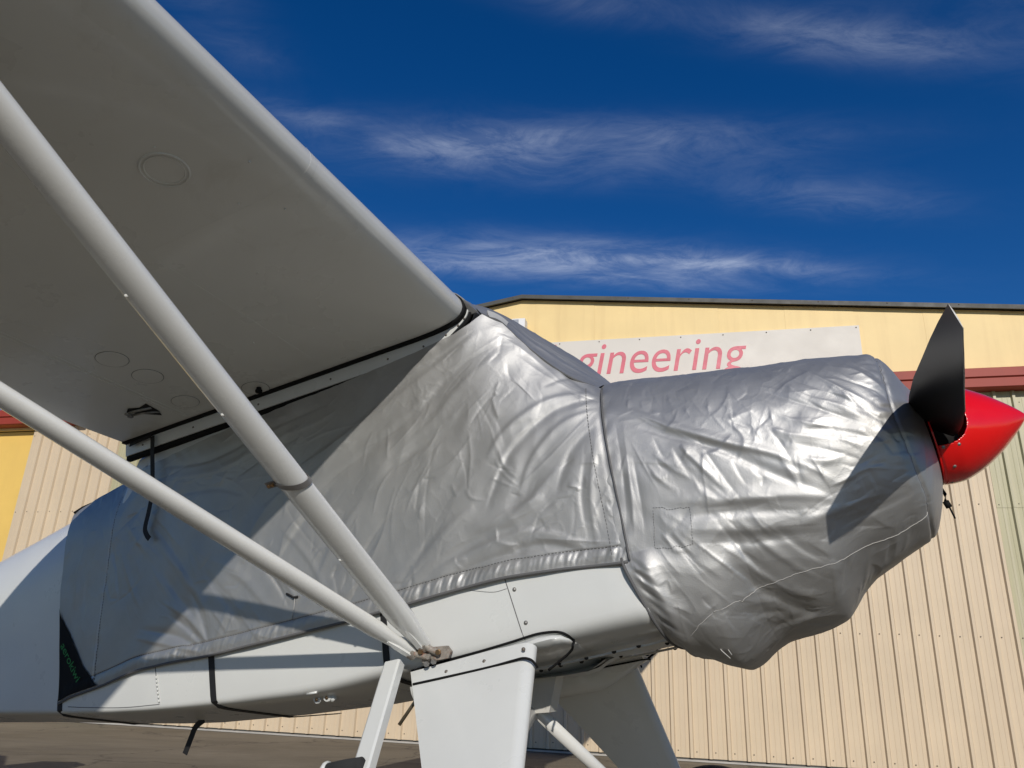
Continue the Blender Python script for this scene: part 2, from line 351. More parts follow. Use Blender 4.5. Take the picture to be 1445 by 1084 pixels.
while x < X1-.9:
    n = 2 if abs(x-2.994) < .01 else 4
    fibre = abs(x+8.542) < .02 or abs(x-3.406) < .02
    q = random.uniform(0, .002)
    if fibre:
        door_sheet(x+.002, n, M['fibre'], 'translucent_sheet', y=.0+q, zb=.035, zt=2.88)
        o = door_sheet(x+.002, n, M['fibre'], 'translucent_sheet', y=-.005+q, zb=2.84, zt=4.285)
    else: door_sheet(x+.002, n, M['beige'], 'door_sheet', y=q)
    for j in range(n):
        for z in (.10, 1.42, 2.88, 4.1): scr.dome((x+.03+j*PITCHR, -.003, z+random.uniform(-.006, .006)), (0, -1, 0), .0075, .005, 6)
    x += n*PITCHR
scr.obj('sheet_screws', M['screw'], hangar, kind='stuff')
a = Acc(); a.box((-10.26, .01, 0.0), (x, .06, .06)); a.obj('door_sill', M['fascia'], hangar, smooth=False)
a = Acc(); a.box((-10.26, -.075, 0.004), (x, -.045, .022)); a.obj('door_track', mat('track_steel', (.42, .40, .36), .6, vary=(5, .2)), hangar, smooth=False)
a = Acc(); a.box((x, .05, 0.0), (X1, .10, 4.29)); a.obj('wall_panel', M['yellow2'], hangar, smooth=False)

# sign board screwed to the gable
sign = bpy.data.objects.new('sign_board', None); sign.location = hangar.matrix_basis @ Vector((0, 0, 0)) if False else hangar.location; sign.rotation_euler = hangar.rotation_euler
link(sign, None, 'long pale sign board with pink-red lettering on the yellow gable', 'sign')
SL, SR, ST, SB = -5.2, 2.186, 5.200, 4.50
a = Acc(); a.box((SL, -.03, SB), (SR, -.001, ST)); a.obj('board', M['sign'], sign, smooth=False)
cu = bpy.data.curves.new('t', 'FONT'); cu.body = 'Engineering'; cu.size = .74; cu.offset = -.001; cu.shear = .21; cu.extrude = .002; cu.space_character = 1.0; cu.resolution_u = 8
to = bpy.data.objects.new('t', cu); COL.objects.link(to); bpy.context.view_layer.update()
me = bpy.data.meshes.new_from_object(to.evaluated_get(bpy.context.evaluated_depsgraph_get())); bpy.data.objects.remove(to)
co_ = np.empty(len(me.vertices)*3); me.vertices.foreach_get('co', co_); co_ = co_.reshape(-1, 3)
TXTW = co_[:, 0].max()-co_[:, 0].min()
# lettering runs to 0.777 m right of the building origin, baseline 4.69 m up
k = 2.83/TXTW
V2 = np.stack([(co_[:, 0]-co_[:, 0].max())*k+.785-.02*(co_[:, 0]*k < 2.83-2.19), -.0325-co_[:, 2]*1.0, co_[:, 1]*k*1.13+4.690], 1)
me.vertices.foreach_set('co', V2.ravel()); me.materials.clear(); me.materials.append(M['signred']); me.update()
print('TEXT', TXTW, k, co_.min(0), co_.max(0))
o = bpy.data.objects.new('lettering', me); link(o, sign)

# small white box fixture high on the gable
fx = bpy.data.objects.new('wall_fixture', None); fx.location = hangar.location; fx.rotation_euler = hangar.rotation_euler
link(fx, None, 'small white box fixture on the yellow gable left of the sign', 'wall fixture')
a = Acc(); a.box((-2.36, -.20, 5.37), (-2.17, -.03, 5.52)); a.obj('housing', mat('fixture_plastic', (.75, .75, .74), .5), fx, smooth=False)
a = Acc(); a.box((-2.345, -.206, 5.385), (-2.26, -.2005, 5.505)); a.obj('front_panel', mat('fixture_grey', (.35, .37, .40), .3), fx, smooth=False)
a = Acc(); a.box((-2.30, -.029, 5.34), (-2.22, -.0005, 5.55)); a.obj('bracket', M['fascia'], fx, smooth=False)
# ------------------------------------------------------------------ aircraft
HT = 0.060                                                        # dihedral slope
def airfoil(n=26):
    xl = np.array([0, .002, .006, .013, .025, .045, .08, .13, .2, .3, .45, .6, .75, .88, 1.0])
    yl = np.array([0, -.013, -.024, -.034, -.043, -.050, -.056, -.058, -.058, -.058, -.058, -.058, -.058, -.058, -.058])
    xu = np.array([.0015, .005, .012, .025, .05, .09, .15, .25, .35, .5, .65, .8, .92, 1.0])
    yu = np.array([.018, .032, .048, .066, .088, .108, .126, .140, .142, .128, .094, .046, -.006, -.045])
    q = catmull(np.stack([np.concatenate([xl[::-1], xu]), np.concatenate([yl[::-1], yu])], 1), 4); return q[:, 0], q[:, 1]
ILE = 0
AX, AY = airfoil(); ILE = int(np.argmin(AX)); CH = 1.595; LEU, LEV = -.945, 1.350
def wing_pts(w, sc=1., dw=0.):
    h = HT*abs(w-(0 if w > WC else 2*WC))
    xm = .35; return np.stack([LEU-CH*(xm+(AX-xm)*sc), np.full(len(AX), w), LEV+h-.0+(AY*sc)+(1-sc)*-.02], 1)
def wing_mesh(ws, name, side):
    V = []; 
    for w, sc in ws: V += list(wing_pts(w, sc))
    n = len(AX); F = grid_faces(len(ws), n, True); F += [tuple(range(n))[::-1], tuple(range((len(ws)-1)*n, len(ws)*n))]
    return mesh(name, ac(V), F, M['wing'], plane, auto=32)
tip = [(4.6, 1), (4.75, .97), (4.88, .88), (4.97, .70), (5.02, .4)]
near = [(.035, 1), (.30, 1), (.6, 1), (.846, 1)]+[(x, 1) for x in np.arange(1.2, 4.5, .4)]+tip
wing = wing_mesh(near, 'wing', 1)
farw = [(2*WC-w, s) for w, s in near]
wing2 = wing_mesh(farw, 'wing', -1)
def low(u, w): return LEV-.058+HT*w                                # lower skin height, near wing
NL = unit((0, HT, -1))
# chordwise lap joint wrapped round the leading edge, and the spanwise flap line
def wrapline(w, r, x0=.0, x1=1., off=.0):
    m = (np.arange(len(AX)) < 15); P = wing_pts(w)
    P = P[:22]; return P
a = Acc()
P = wing_pts(.85)[6:ILE+30]
for o_, w_ in ((0, .011),): a.sweep(P+(0, o_, 0), [(-.00022 if w_ < .01 else -.0003, -w_), (.00022 if w_ < .01 else .0003, -w_), (.00022 if w_ < .01 else .0003, w_), (-.00022 if w_ < .01 else -.0003, w_)], up=(0, 1, 0.06)); a.obj('lap_joint', M['wing'], wing, conv=ac, smooth=False)
a = Acc()
for u0, ww in ((-2.185, .004), (-2.165, .002)):
    a.sweep([(u0, w, low(u0, w)-.0002) for w in np.linspace(.06, 4.4, 14)], [(-.0012, -ww), (.0012, -ww), (.0012, ww), (-.0012, ww)], up=(1, 0, 0))
a.obj('flap_hinge_line', M['wing'], wing, conv=ac, smooth=False)
a = Acc(); a.sweep([(-1.52, w, low(0, w)-.0001) for w in np.linspace(.06, 4.4, 14)], [(-.0006, -.010), (.0006, -.010), (.0006, .010), (-.0006, .010)], up=(1, 0, 0)); a.obj('skin_joint', M['wing'], wing, conv=ac, smooth=False)
for u, w, r in ((-2.041, .515, .050), (-2.042, .366, .050), (-2.086, .150, .048), (-1.813, .078, .048)):
    a = Acc(); p = (u, w, low(u, w)); a.disc(p, NL, r, .0016, 40, r*.985); a.ring(np.array(p)+NL*.0006, NL, r*.998, .0011, 48)
    ic = a.obj('inspection_cover', M['wing'], plane, conv=ac, auto=30)
    a = Acc(); a.ring(np.array(p)+NL*.0004, NL, r*1.035, .0009, 48); a.obj('cover_gap', M['pipe'], ic, conv=ac)
a = Acc(); p = np.array((-1.228, 1.064, low(0, 1.064))); a.ring(p, NL, .057, .0034, 56); a.ring(p, NL, .047, .0024, 56); a.obj('inspection_ring', M['wing'], wing, conv=ac)
for u, w in ((-2.22, 1.45), (-2.05, 1.6)): pass
a = Acc(); p = np.array((-1.80, .075, low(0, .075))); a.disc(p, NL, .009, .022, 12); a.disc(p+NL*.012, NL, .013, .008, 12); a.obj('fuel_drain', M['seal'], wing, conv=ac, auto=40)
# cable opening behind the flap line: a flat dark plate paints its shaded inside
cp = np.array((-2.25, .19, low(0, .19)))
a = Acc(); q = cp+NL*.0012
V = [(-2.205, .225), (-2.215, .155), (-2.235, .120), (-2.285, .175), (-2.315, .215), (-2.285, .235), (-2.25, .215)]
V = [(u, w, low(u, w)-.0015) for u, w in V]; a.add(V, [tuple(range(len(V)))]); op = a.obj('cable_opening_shade', M['dark'], wing, conv=ac, smooth=False)
a = Acc(); a.tube([cp+(.035, .0, -.002), cp+(-.03, .025, -.007), cp+(-.055, .03, -.012)], .006, 8); a.tube([cp+(.03, -.045, -.002), cp+(-.02, -.005, -.007), cp+(-.06, .01, -.011)], .005, 8)
a.disc(cp+(-.058, .012, -.012), (0, 0, -1), .011, .006, 12); a.disc(cp+(-.050, .034, -.012), (0, 0, -1), .009, .006, 12)
a.obj('cable_fitting', M['steel'], wing, conv=ac)
a = Acc(); rnd = random.Random(3)
for u, w in ((-1.04, .98), (-1.08, .80), (-1.165, .88), (-1.19, 1.13), (-2.28, .78), (-2.23, .62), (-2.12, .35), (-2.15, .29), (-2.26, 1.2), (-1.6, .33), (-1.33, .62)):
    a.dome((u, w, low(u, w)), NL, .0035, .0025, 8)
a.obj('drain_rivets', M['wing'], wing, conv=ac, kind='stuff')
# wing root: black seal, white fairing with screws, lower black gap
def rootline(w, off, top=2):
    P = wing_pts(w); P = P[0:ILE+top]; c = np.array((-1.5, 0, 1.38)); Q = []
    for p in P:
        q = p.copy(); q[1] = w; Q.append(q)
    Q = np.array(Q); T = np.gradient(Q, axis=0); Nn = np.stack([T[:, 2], 0*T[:, 0], -T[:, 0]], 1)
    Nn /= np.linalg.norm(Nn, axis=1)[:, None]
    s = np.sign(((Q-c)*Nn).sum(1)).mean(); x = (LEU-Q[:, 0])/CH; up_side = np.arange(len(Q)) > ILE-2
    k = np.clip((x-.004)/.09, 0, 1); k = np.where(up_side, 0, k); k = k*k*(3-2*k); lim = .011
    o = np.where(np.abs(off) > lim, lim+(off-lim)*k, off) if off > 0 else off
    return Q+Nn*s*(o[:, None] if np.ndim(o) else o)
a = Acc(); P = catmull(rootline(.030, .001, 14), 3); a.sweep(P, [(-.006, -.013), (.006, -.013), (.006, .009), (-.006, .009)], up=(0, 1, 0)); a.obj('root_seal', M['seal'], plane, conv=ac)
# root fairing: strip from the wing surface down/forward by 50 mm
a = Acc(); P0 = catmull(rootline(.020, -.012), 3); P1 = catmull(rootline(.016, .056), 3); P2 = catmull(rootline(-.02, .056), 3)
n = len(P0); a.add(list(P0)+list(P1)+list(P2), grid_faces(3, n)); rf = a.obj('root_fairing', M['white'], plane, conv=ac, auto=40)
a = Acc(); P = catmull(rootline(.004, .064), 3); a.sweep(P, [(-.010, -.013), (.010, -.013), (.010, .007), (-.010, .007)], up=(0, 1, 0)); a.obj('root_gap_seal', M['seal'], plane, conv=ac)
a = Acc()
Pm = catmull(rootline(.0185, .032), 6)
for k in np.linspace(12, len(Pm)*.80, 9).astype(int): a.dome(Pm[k], (0, 1, 0), .004, .003, 8)
a.obj('fairing_screws', M['screw'], rf, conv=ac, kind='stuff')

# fuselage body
ST_ = [  # u, top, bottom, half width
 (.300, .74, .50, .13), (.2, .82, .42, .25), (0, .86, .33, .31), (-.3, .92, .24, .31), (-.44, .94, .20, .32), (-.50, .96, .178, .366), (-.54, .97, .172, .388), (-.62, .98, .170, .397), (-.75, 1.05, .166, .400), (-.85, 1.13, .163, .400), (-.95, 1.24, .160, .400), (-1.3, 1.30, .148, .400), (-1.6, 1.30, .146, .400),
 (-2.0, 1.30, .163, .398), (-2.4, 1.29, .190, .388), (-2.6, 1.27, .212, .375), (-2.92, 1.215, .255, .352), (-3.3, 1.160, .310, .318), (-3.8, 1.09, .375, .27), (-4.5, .99, .455, .205), (-5.3, .89, .54, .13), (-6.0, .81, .62, .06), (-6.15, .78, .65, .03)]
ST_ = np.array(ST_)
def body_sec(u, inset=0., m=64):
    T = np.interp(u, ST_[::-1, 0], ST_[::-1, 1])-inset; B = np.interp(u, ST_[::-1, 0], ST_[::-1, 2])+inset; a_ = np.interp(u, ST_[::-1, 0], ST_[::-1, 3])-inset
    P = []
    hb = min(.13, (T-B)*.45); ht = min(float(np.interp(u, [-2.64, -2.52, -1.0, -.8], [.36, .07, .07, .22])), (T-B)*.5)
    nb = float(np.interp(u, [-2.3, -1.9, -1.4, -.9, -.5], [14, 9.0, 6.5, 5.0, 4.6])); kl = float(np.interp(u, [-2.4, -1.7, -1.34, -.9, -.5], [.055, .04, .055, .035, .035]))*a_/.4
    for t in np.linspace(0, math.pi/2, m//4):      # bottom quarter, centre -> side
        x = math.sin(t)**(2/nb); P.append((u, WC+a_*x, B+kl*x+(hb-kl)*(1-math.cos(t)**(2/nb))))
    for t in np.linspace(0, math.pi/2, m//4):
        n_ = 2.2; P.append((u, WC+a_*math.cos(t)**(2/n_), T-ht+ht*math.sin(t)**(2/n_)))
    return P+[(p[0], 2*WC-p[1], p[2]) for p in P[::-1]]
us = np.unique(np.concatenate([ST_[:, 0], np.linspace(-6.1, .3, 90)]))
V = []; 
for u in us: V += body_sec(u)
n = len(body_sec(0)); F = grid_faces(len(us), n, True)+[tuple(range(n))[::-1], tuple(range((len(us)-1)*n, len(us)*n))]
fus = mesh('fuselage', ac(V), F, M['white'], plane, auto=50)
def side(u, v, off=.0):
    """near-side fuselage surface point at station u, height v"""
    P = np.array(body_sec(u, -off)); P = P[:len(P)//2]; i = np.argsort(P[:, 2]); return np.array((u, np.interp(v, P[i, 2], P[i, 1]), v))
# tail surfaces (beyond the left edge of the picture)
a = Acc(); 
for w in (WC+.02, WC-.02): pass
def slab(pts, t0, t1):
    k = len(pts); V = [(u, WC+t0, v) for u, v in pts]+[(u, WC-t0, v) for u, v in pts]
    return V, [tuple(range(k)), tuple(range(2*k-1, k-1, -1))]+[(i, k+i, k+(i+1) % k, (i+1) % k) for i in range(k)]
V, F = slab([(-5.1, .88), (-5.6, 1.35), (-5.9, 1.62), (-6.3, 1.66), (-6.45, 1.2), (-6.4, .66), (-6.1, .64)], .02, .02); mesh('tail_fin', ac(V), F, M['white'], plane, smooth=False)
V = [(u, WC+s, .86+dz) for dz in (-.018, .018) for u, s in ((-5.35, .12), (-5.7, 1.35), (-5.95, 1.5), (-6.25, 1.45), (-6.3, .1), (-6.3, -.1), (-6.25, -1.45), (-5.95, -1.5), (-5.7, -1.35), (-5.35, -.12))]
mesh('tailplane', ac(V), [tuple(range(10))[::-1], tuple(range(10, 20))]+[(i, (i+1) % 10, 10+(i+1) % 10, 10+i) for i in range(10)], M['white'], plane, smooth=False)
a = Acc(); tz = (-1+.10+6.1*math.sin(PITCH)*1)/math.cos(PITCH)
a.disc((-6.15, WC-.04, tz), (0, 1, 0), .10, .08, 24); a.obj('tailwheel', M['tyre'], plane, conv=ac, auto=40)
a = Acc(); a.tube([(-5.8, WC, .62), (-6.05, WC, .45), (-6.15, WC, tz)], .018); a.obj('tailwheel_spring', M['steel'], plane, conv=ac)

# panel seams on the fuselage side
def seamtube(pts, r, nm, m, off=.0, par=None, **kw):
    P = catmull([side(u, v, off) for u, v in pts], 6); P = np.array([side(p[0], p[2], off) for p in P])
    a = Acc(); a.tube(P, r, 6); return a.obj(nm, m, par or fus, conv=ac, **kw)
seamtube([(-.945, .44), (-.92, .31), (-.900, .205)], .0016, 'panel_seam', M['thread'])
seamtube([(-1.06, .405), (-.985, .385), (-.938, .386)], .0010, 'panel_seam', M['thread'])
seamtube([(-2.35, .385), (-2.335, .31), (-2.322, .262)], .0018, 'panel_seam', M['thread'])
seamtube([(-2.322, .258), (-2.5, .272), (-2.70, .299), (-2.82, .318)], .0014, 'panel_seam', M['thread'])
a = Acc()
for k in range(7):
    v = .355-.0135*k; p = side(-2.342+.003*k, v, .002); p2 = side(-2.341+.003*k, v-.010, .002); a.tube([p, p2], .0032, 8, up=(1, 0, 0))
a.obj('panel_hinge', M['white'], fus, conv=ac)
for u, v in ((-.914, .379), (-.893, .279)):
    a = Acc(); a.dome(side(u, v), (0, 1, 0), .0065, .005, 12); a.obj('screw', M['steel'], fus, conv=ac)
# tie-down lugs
for u in (-1.693, -1.652):
    a = Acc(); p = side(u, .185, .0); a.disc(p+(0, -.01, 0), (0.15, 1, -.25), .011, .018, 20); a.disc(p+(0, .006, -.002), (0.15, 1, -.25), .0125, .003, 14); lg = a.obj('lug', M['white'], fus, conv=ac, auto=40); a = Acc(); a.disc(p+(.001, .0105, -.003), (0.15, 1, -.25), .0055, .002, 12); a.obj('lug_bush', M['brass'], plane, conv=ac)
a = Acc(); p = side(-1.672, .200, .0); a.tube([p+(-.02, .003, 0), p+(.02, .003, 0)], .004); a.obj('lug_plate', M['white'], fus, conv=ac); a = Acc(); a.tube([side(-1.640, .182)+(0, -.004, 0), side(-1.640, .182)+(.0, .02, -.006)], .010, 10, up=(1, 0, 0)); a.obj('lug_bar', M['white'], fus, conv=ac)

# cabane belly panels and screws
a = Acc()
for w in (WC+.20, WC-.12):
    a.sweep([(u, w+.03*(u+.9), np.interp(u, ST_[::-1, 0], ST_[::-1, 2])+.001) for u in np.linspace(-1.25, -.50, 10)], [(-.012, -.002), (.012, -.002), (.012, .004), (-.012, .004)], up=(0, 0, 1))
a.obj('belly_seam', M['belly'], fus, conv=ac, smooth=False)
a = Acc()
for u, w in ((-.62, WC+.23), (-.70, WC+.22), (-.79, WC+.215), (-.88, WC+.21), (-.90, WC+.15), (-.84, WC+.12), (-.79, WC+.05), (-.80, WC-.02), (-.74, WC+.02), (-.60, WC-.15), (-.70, WC-.16), (-.56, WC+.12), (-.95, WC+.20), (-.98, WC+.12)):
    a.dome((u, w, np.interp(u, ST_[::-1, 0], ST_[::-1, 2])+.003), (0, 0, -1), .007, .006, 8)
a.obj('belly_screws', M['dark'], fus, conv=ac, kind='stuff')

# gear shoe fairings, one each side
def mir(P): P = np.array(P, float).copy(); P[..., 1] = 2*WC-P[..., 1]; return P
UT = [-1.300, -1.25, -1.15, -1.05, -.95, -.90, -.86, -.82, -.795, -.778, -.770]
VTt = [.205, .209, .216, .222, .230, .235, .238, .236, .231, .221, .206]
VBt = [.165, .160, .150, .145, .140, .140, .146, .164, .176, .187, .199]
DW = [.018, .026, .034, .040, .046, .050, .052, .046, .038, .024, .006]
def shoe(flip):
    V = []; ring_ = 14
    for u, t, b, d in zip(UT, VTt, VBt, DW):
        for k in range(ring_):
            th = math.pi*(-.5+k/(ring_-1)); c = math.cos(th); s_ = math.sin(th)
            v = (t+b)/2+(t-b)/2*s_
            inner = side(u, v)[1]-.035*(1-c)
            V.append((u, inner+d*c**.7, v))
        V.append((u, side(u, b)[1]-.10, b-.004)); V.append((u, -.15, (t+b)/2))
    V = np.array(V); 
    if flip: V = mir(V); V[:, 0] += .045
    n = ring_+2; F = grid_faces(len(UT), n, True)+[tuple(range(n))[::-1], tuple(range((len(UT)-1)*n, len(UT)*n))]
    o = mesh('gear_fairing', ac(V), F, M['white'], plane, auto=50)
    for (vals, off, nm) in ((VTt, .004, 'gasket'),):
        P = [side(u, v+.004, .002) for u, v in zip(UT[:], vals[:])]; P += [np.array(q) for q in ((-.764, -.010, .196), (-.772, -.022, .186), (-.792, -.030, .174), (-.820, -.034, .161), (-.858, -.036, .143))]
        P = catmull(P, 5)
        P[:, 1] += .001
        if flip: P = mir(P); P[:, 0] += .045
        a = Acc(); a.tube(P, .0038, 8); a.obj('gasket', M['seal'], o, conv=ac)
    # belly side of the fairing: a low blister under the fuselage edge
    V = []; ul = np.linspace(-1.28, -.800 if flip else -.96, 16); G_ = []
    for i, u in enumerate(ul):
        q = i/15; e = max(.02, math.sin(math.pi*min(1, .16+.84*q)) if q > .5 else 1-.35*(1-q*2)); e = max(.05, min(1, e*1.15)) if i < 15 else .03
        B_ = np.interp(u, ST_[::-1, 0], ST_[::-1, 2]); cw = -.055; aw = .095*(.55+.45*e); dp = .070*e
        for k in range(12):
            th = math.pi*k/11; V.append((u, cw+aw*math.cos(th), B_+.012-(dp+.012)*math.sin(th)))
        G_.append((u, cw-aw-.001, B_+.000))
    V = np.array(V)
    if flip: V = mir(V); V[:, 0] += .045
    mesh('fairing_blister', ac(V), grid_faces(16, 12)+[tuple(range(12)), tuple(range(180, 192))], M['white'], o, auto=50)
    P = catmull(G_[5:]+([(-.785, -.06, G_[-1][2])] if flip else []), 4)
    if flip: P = mir(P); P[:, 0] += .045
    a = Acc(); a.tube(P, .0034, 6); a.obj('gasket', M['seal'], o, conv=ac)
    return o
shoes = [shoe(0), shoe(1)]
a = Acc()
for u, k in ((-1.16, 0), (-1.03, 1), (-.90, 2)): a.dome((u+.01, np.interp(u, UT, DW)*1.0+.002, np.interp(u, UT, VTt)-.032), (0, 1, .1), .006, .004, 10)
a.obj('shoe_screws', M['screw'], shoes[0], conv=ac, kind='stuff')

# legs: blunt-nosed slabs running out to the wheels
def leg(flip):
    T0 = np.array((-1.272, .028, .172)); T1 = np.array((-.866, .030, .176)); B0 = np.array((-.965, .50, -.44)); B1 = np.array((-.845, .50, -.44))
    V = []; rows = 12; sec = []
    for th in np.linspace(-90, 90, 9): sec.append((1-.0, math.sin(R(th)), math.cos(R(th))))
    for r_ in range(rows):
        t = r_/(rows-1); t2 = t*1.0-.05
        a0 = T0+(B0-T0)*t2; a1 = T1+(B1-T1)*t2; th_ = .026*(1-t)+.018*t
        nrm = unit(np.cross(a1-a0, B1-T1)); nrm = nrm if nrm[1] > 0 else -nrm; f_ = unit(a1-a0)
        V.append(a0-nrm*.003); V.append(a0+nrm*.003)
        V.append(a0*.3+a1*.7+nrm*th_*.96)
        for th in np.linspace(90, -90, 11): V.append(a1-f_*th_*1.4+f_*th_*1.4*math.cos(R(th))+nrm*th_*math.sin(R(th)))
        V.append(a0*.3+a1*.7-nrm*th_*.96)
    V = np.array(V)
    if flip: V = mir(V); V[:, 0] += .045
    n = 15; F = grid_faces(rows, n, True)+[tuple(range(n))[::-1], tuple(range((rows-1)*n, rows*n))]
    o = mesh('gear_leg', ac(V), F, M['white'], plane, auto=35)
    P = [(-1.262, .040, .166), (-1.15, .050, .168), (-1.0, .061, .172), (-.92, .067, .177), (-.885, .070, .178), (-.862, .068, .168), (-.853, .058, .148)]
    P = catmull(P, 5)
    if flip: P = mir(P); P[:, 0] += .045
    a = Acc(); a.tube(P, .0036, 8); a.obj('gasket', M['seal'], o, conv=ac)
    return o
legs = [leg(0), leg(1)]
for s in (0, 1):
    wc_ = .62 if not s else 2*WC-.68; zc_ = (-1+.29-(-.9)*math.sin(PITCH))/math.cos(PITCH); c = np.array((-.90 if not s else -.80, wc_, zc_+(.008 if s else 0)))
    V = []; prof = [(.10, -.055), (.12, -.075), (.20, -.10), (.255, -.095), (.285, -.065), (.295, -.03), (.295, .03), (.285, .065), (.255, .095), (.20, .10), (.12, .075), (.10, .055)]
    for th in np.linspace(0, 2*math.pi, 48, endpoint=False):
        for r_, y in prof: V.append(c+(r_*math.cos(th), y, r_*math.sin(th)))
    n = len(prof); F = [(i*n+j, i*n+(j+1) % n, ((i+1) % 48)*n+(j+1) % n, ((i+1) % 48)*n+j) for i in range(48) for j in range(n)]
    wh = mesh('wheel', ac(V), F, M['tyre'], plane)
    a = Acc(); a.disc(c-(0, .06, 0), (0, 1, 0), .118, .12, 32, .118); a.obj('rim', M['white'], wh, conv=ac, auto=40)
    a = Acc(); a.tube([(-.9, .46 if not s else 2*WC-.46, -.42), (-.9, wc_, zc_)], .022, 12, up=(1, 0, 0)); a.obj('axle', M['steel'], wh, conv=ac)
    # shock strut from the belly cabane
    a = Acc(); e = np.array((-.93 if s else -1.15, .44 if not s else 2*WC-.44, -.46)); b0 = np.array((-1.075, WC+(.02 if not s else -.02), .050)); a.tube([b0, e], .0215, 16, up=(1, 0, 0)); a.obj('shock_strut', M['strut'], plane, conv=ac)
# cabane bracket plate
V = []
for w in (WC+.035, WC-.035): V += [(-.955, w, .165), (-1.075, w, .160), (-1.065, w, .042), (-1.008, w, .038)]
mesh('cabane_plate', ac(V), [(0, 1, 2, 3), (7, 6, 5, 4), (0, 4, 5, 1), (1, 5, 6, 2), (2, 6, 7, 3), (3, 7, 4, 0)], M['belly'], plane, smooth=False)

# boarding step
a = Acc(); sp = [(-1.318, .045, .232), (-1.318, .06, .205), (-1.306, .28, -.075)]
sec = [(-.028, -.013), (-.022, -.017), (.022, -.017), (.028, -.013), (.028, .013), (.022, .017), (-.022, .017), (-.028, .013)]
a.sweep([sp[0], sp[2]], sec, up=(0, .7, .6)); st = a.obj('boarding_step', M['white'], plane, conv=ac, smooth=False)
a = Acc(); a.tube([(-1.296, .275, -.026), (-1.35, .272, -.026), (-1.405, .27, -.027)], .021, 14, scale=[1, 1, .9]); a.obj('tread', M['grip'], st, conv=ac)
a = Acc(); a.tube([(-1.405, .27, -.027), (-1.415, .27, -.027), (-1.428, .27, -.025)], .024, 12, scale=[1, 1, .5]); a.obj('end_cap', M['white'], st, conv=ac)
# drain tube
a = Acc(); p = np.array((-1.335, -.10, .14)); a.tube([p+(.05, .0, .05), p+(.02, .02, 0), p+(-.045, .045, -.075)], .0055, 10); a.obj('drain_tube', M['tube'], plane, conv=ac)

# wing struts: streamlined tubes with a weld bead along the trailing edge
def lens(c_, t_, n=28):
    P = []
    for th in np.linspace(0, 2*math.pi, n, endpoint=False):
        x = math.cos(th); y = math.sin(th); P.append((c_*.5*x, t_*.5*y*(1-.22*x)))
    return P
def strut(A, B, nm, c_, t_, sgn=1):
    A = np.array(A, float); B = np.array(B, float); d = unit(B-A); P = [A+(B-A)*t for t in (0, .035, .06, .3, .6, .9, 1)]
    fwd = unit(np.array((1, 0, 0.))-np.dot((1, 0, 0), d)*d); th = np.cross(d, fwd); V = []
    sec = lens(c_, t_)
    sc = [.62, .8, 1, 1, 1, 1, 1]
    for p, s in zip(P, sc):
        for x, y in sec: V.append(p+fwd*(-x)*s+th*y*s)          # blunt edge forward
    n = len(sec); F = grid_faces(len(P), n, True)+[tuple(range(n))[::-1], tuple(range((len(P)-1)*n, len(P)*n))]
    o = mesh(nm, ac(V), F, M['strut'], plane, auto=60)
    a = Acc(); a.tube([A+(B-A)*.06-fwd*c_*.495, A+(B-A)*.5-fwd*c_*.495, B-fwd*c_*.495], .0022, 6, up=fwd); a.obj('trailing_seam', M['strut'], o, conv=ac)
    return o, fwd, th
FA = np.array((-1.222, .035, .272)); FB = np.array((-1.20, 1.80, 1.298+.108)); RA = np.array((-1.262, .035, .258)); RB = np.array((-2.02, 2.06, 1.415))
fs, ffwd, fth = strut(FA, FB, 'wing_strut', .088, .042); rs, rfwd, rth = strut(RA, RB, 'wing_strut', .074, .036)
for A_, B_ in ((FA, FB), (RA, RB)):
    strut(mir(A_), mir(B_), 'wing_strut', .080, .040)
# strut fittings
def along(A, B, t): return A+(B-A)*t
def surf_pt(A, B, f_, t_h, c_, t_, t, ang):
    d = unit(B-A); x = math.cos(ang); y = math.sin(ang)
    n = unit(f_*(-x)/(c_*.5)+t_h*y/(t_*.5)); n = n
    return along(A, B, t)+f_*(-c_*.5*x)+t_h*(t_*.5*y*(1-.22*x)), n
STW = 1 if fth[1] > 0 else -1
for t in (.455, .62, .20, .82):
    p, nn_ = surf_pt(FA, FB, ffwd, fth*STW, .088, .042, t, R(50)); a = Acc(); a.dome(p, nn_, .0055, .004, 10); a.obj('screw', M['strut'], fs, conv=ac)
# clamp band round the front strut with two brass bolts
a = Acc(); d = unit(FB-FA); c0 = along(FA, FB, .335); sec = lens(.092, .046, 32)
for k, (dd, sc) in enumerate(((-.0085, 1.0), (-.0085, 1.03), (.0085, 1.03), (.0085, 1.0))):
    for x, y in sec: a.V.append(tuple(c0+d*(dd+.22*x)+ffwd*(-x)*sc+fth*y*sc))
a.F += grid_faces(4, 32, True); cl = a.obj('clamp_band', M['clamp'], fs, conv=ac, auto=40)
a = Acc(); q = c0-ffwd*.046+d*(.22*.046); a.sweep([q+ffwd*.004, q-ffwd*.030], [(-.0012, -.010), (.0012, -.010), (.0012, .010), (-.0012, .010)], up=d); a.obj('clamp_lug', M['clamp'], cl, conv=ac, smooth=False)
for k in (.010, .022):
    a = Acc(); a.disc(q-ffwd*k-fth*STW*.004, fth*STW, .0052, .010, 8, .0045); a.obj('bolt', M['brass'], cl, conv=ac, auto=40)
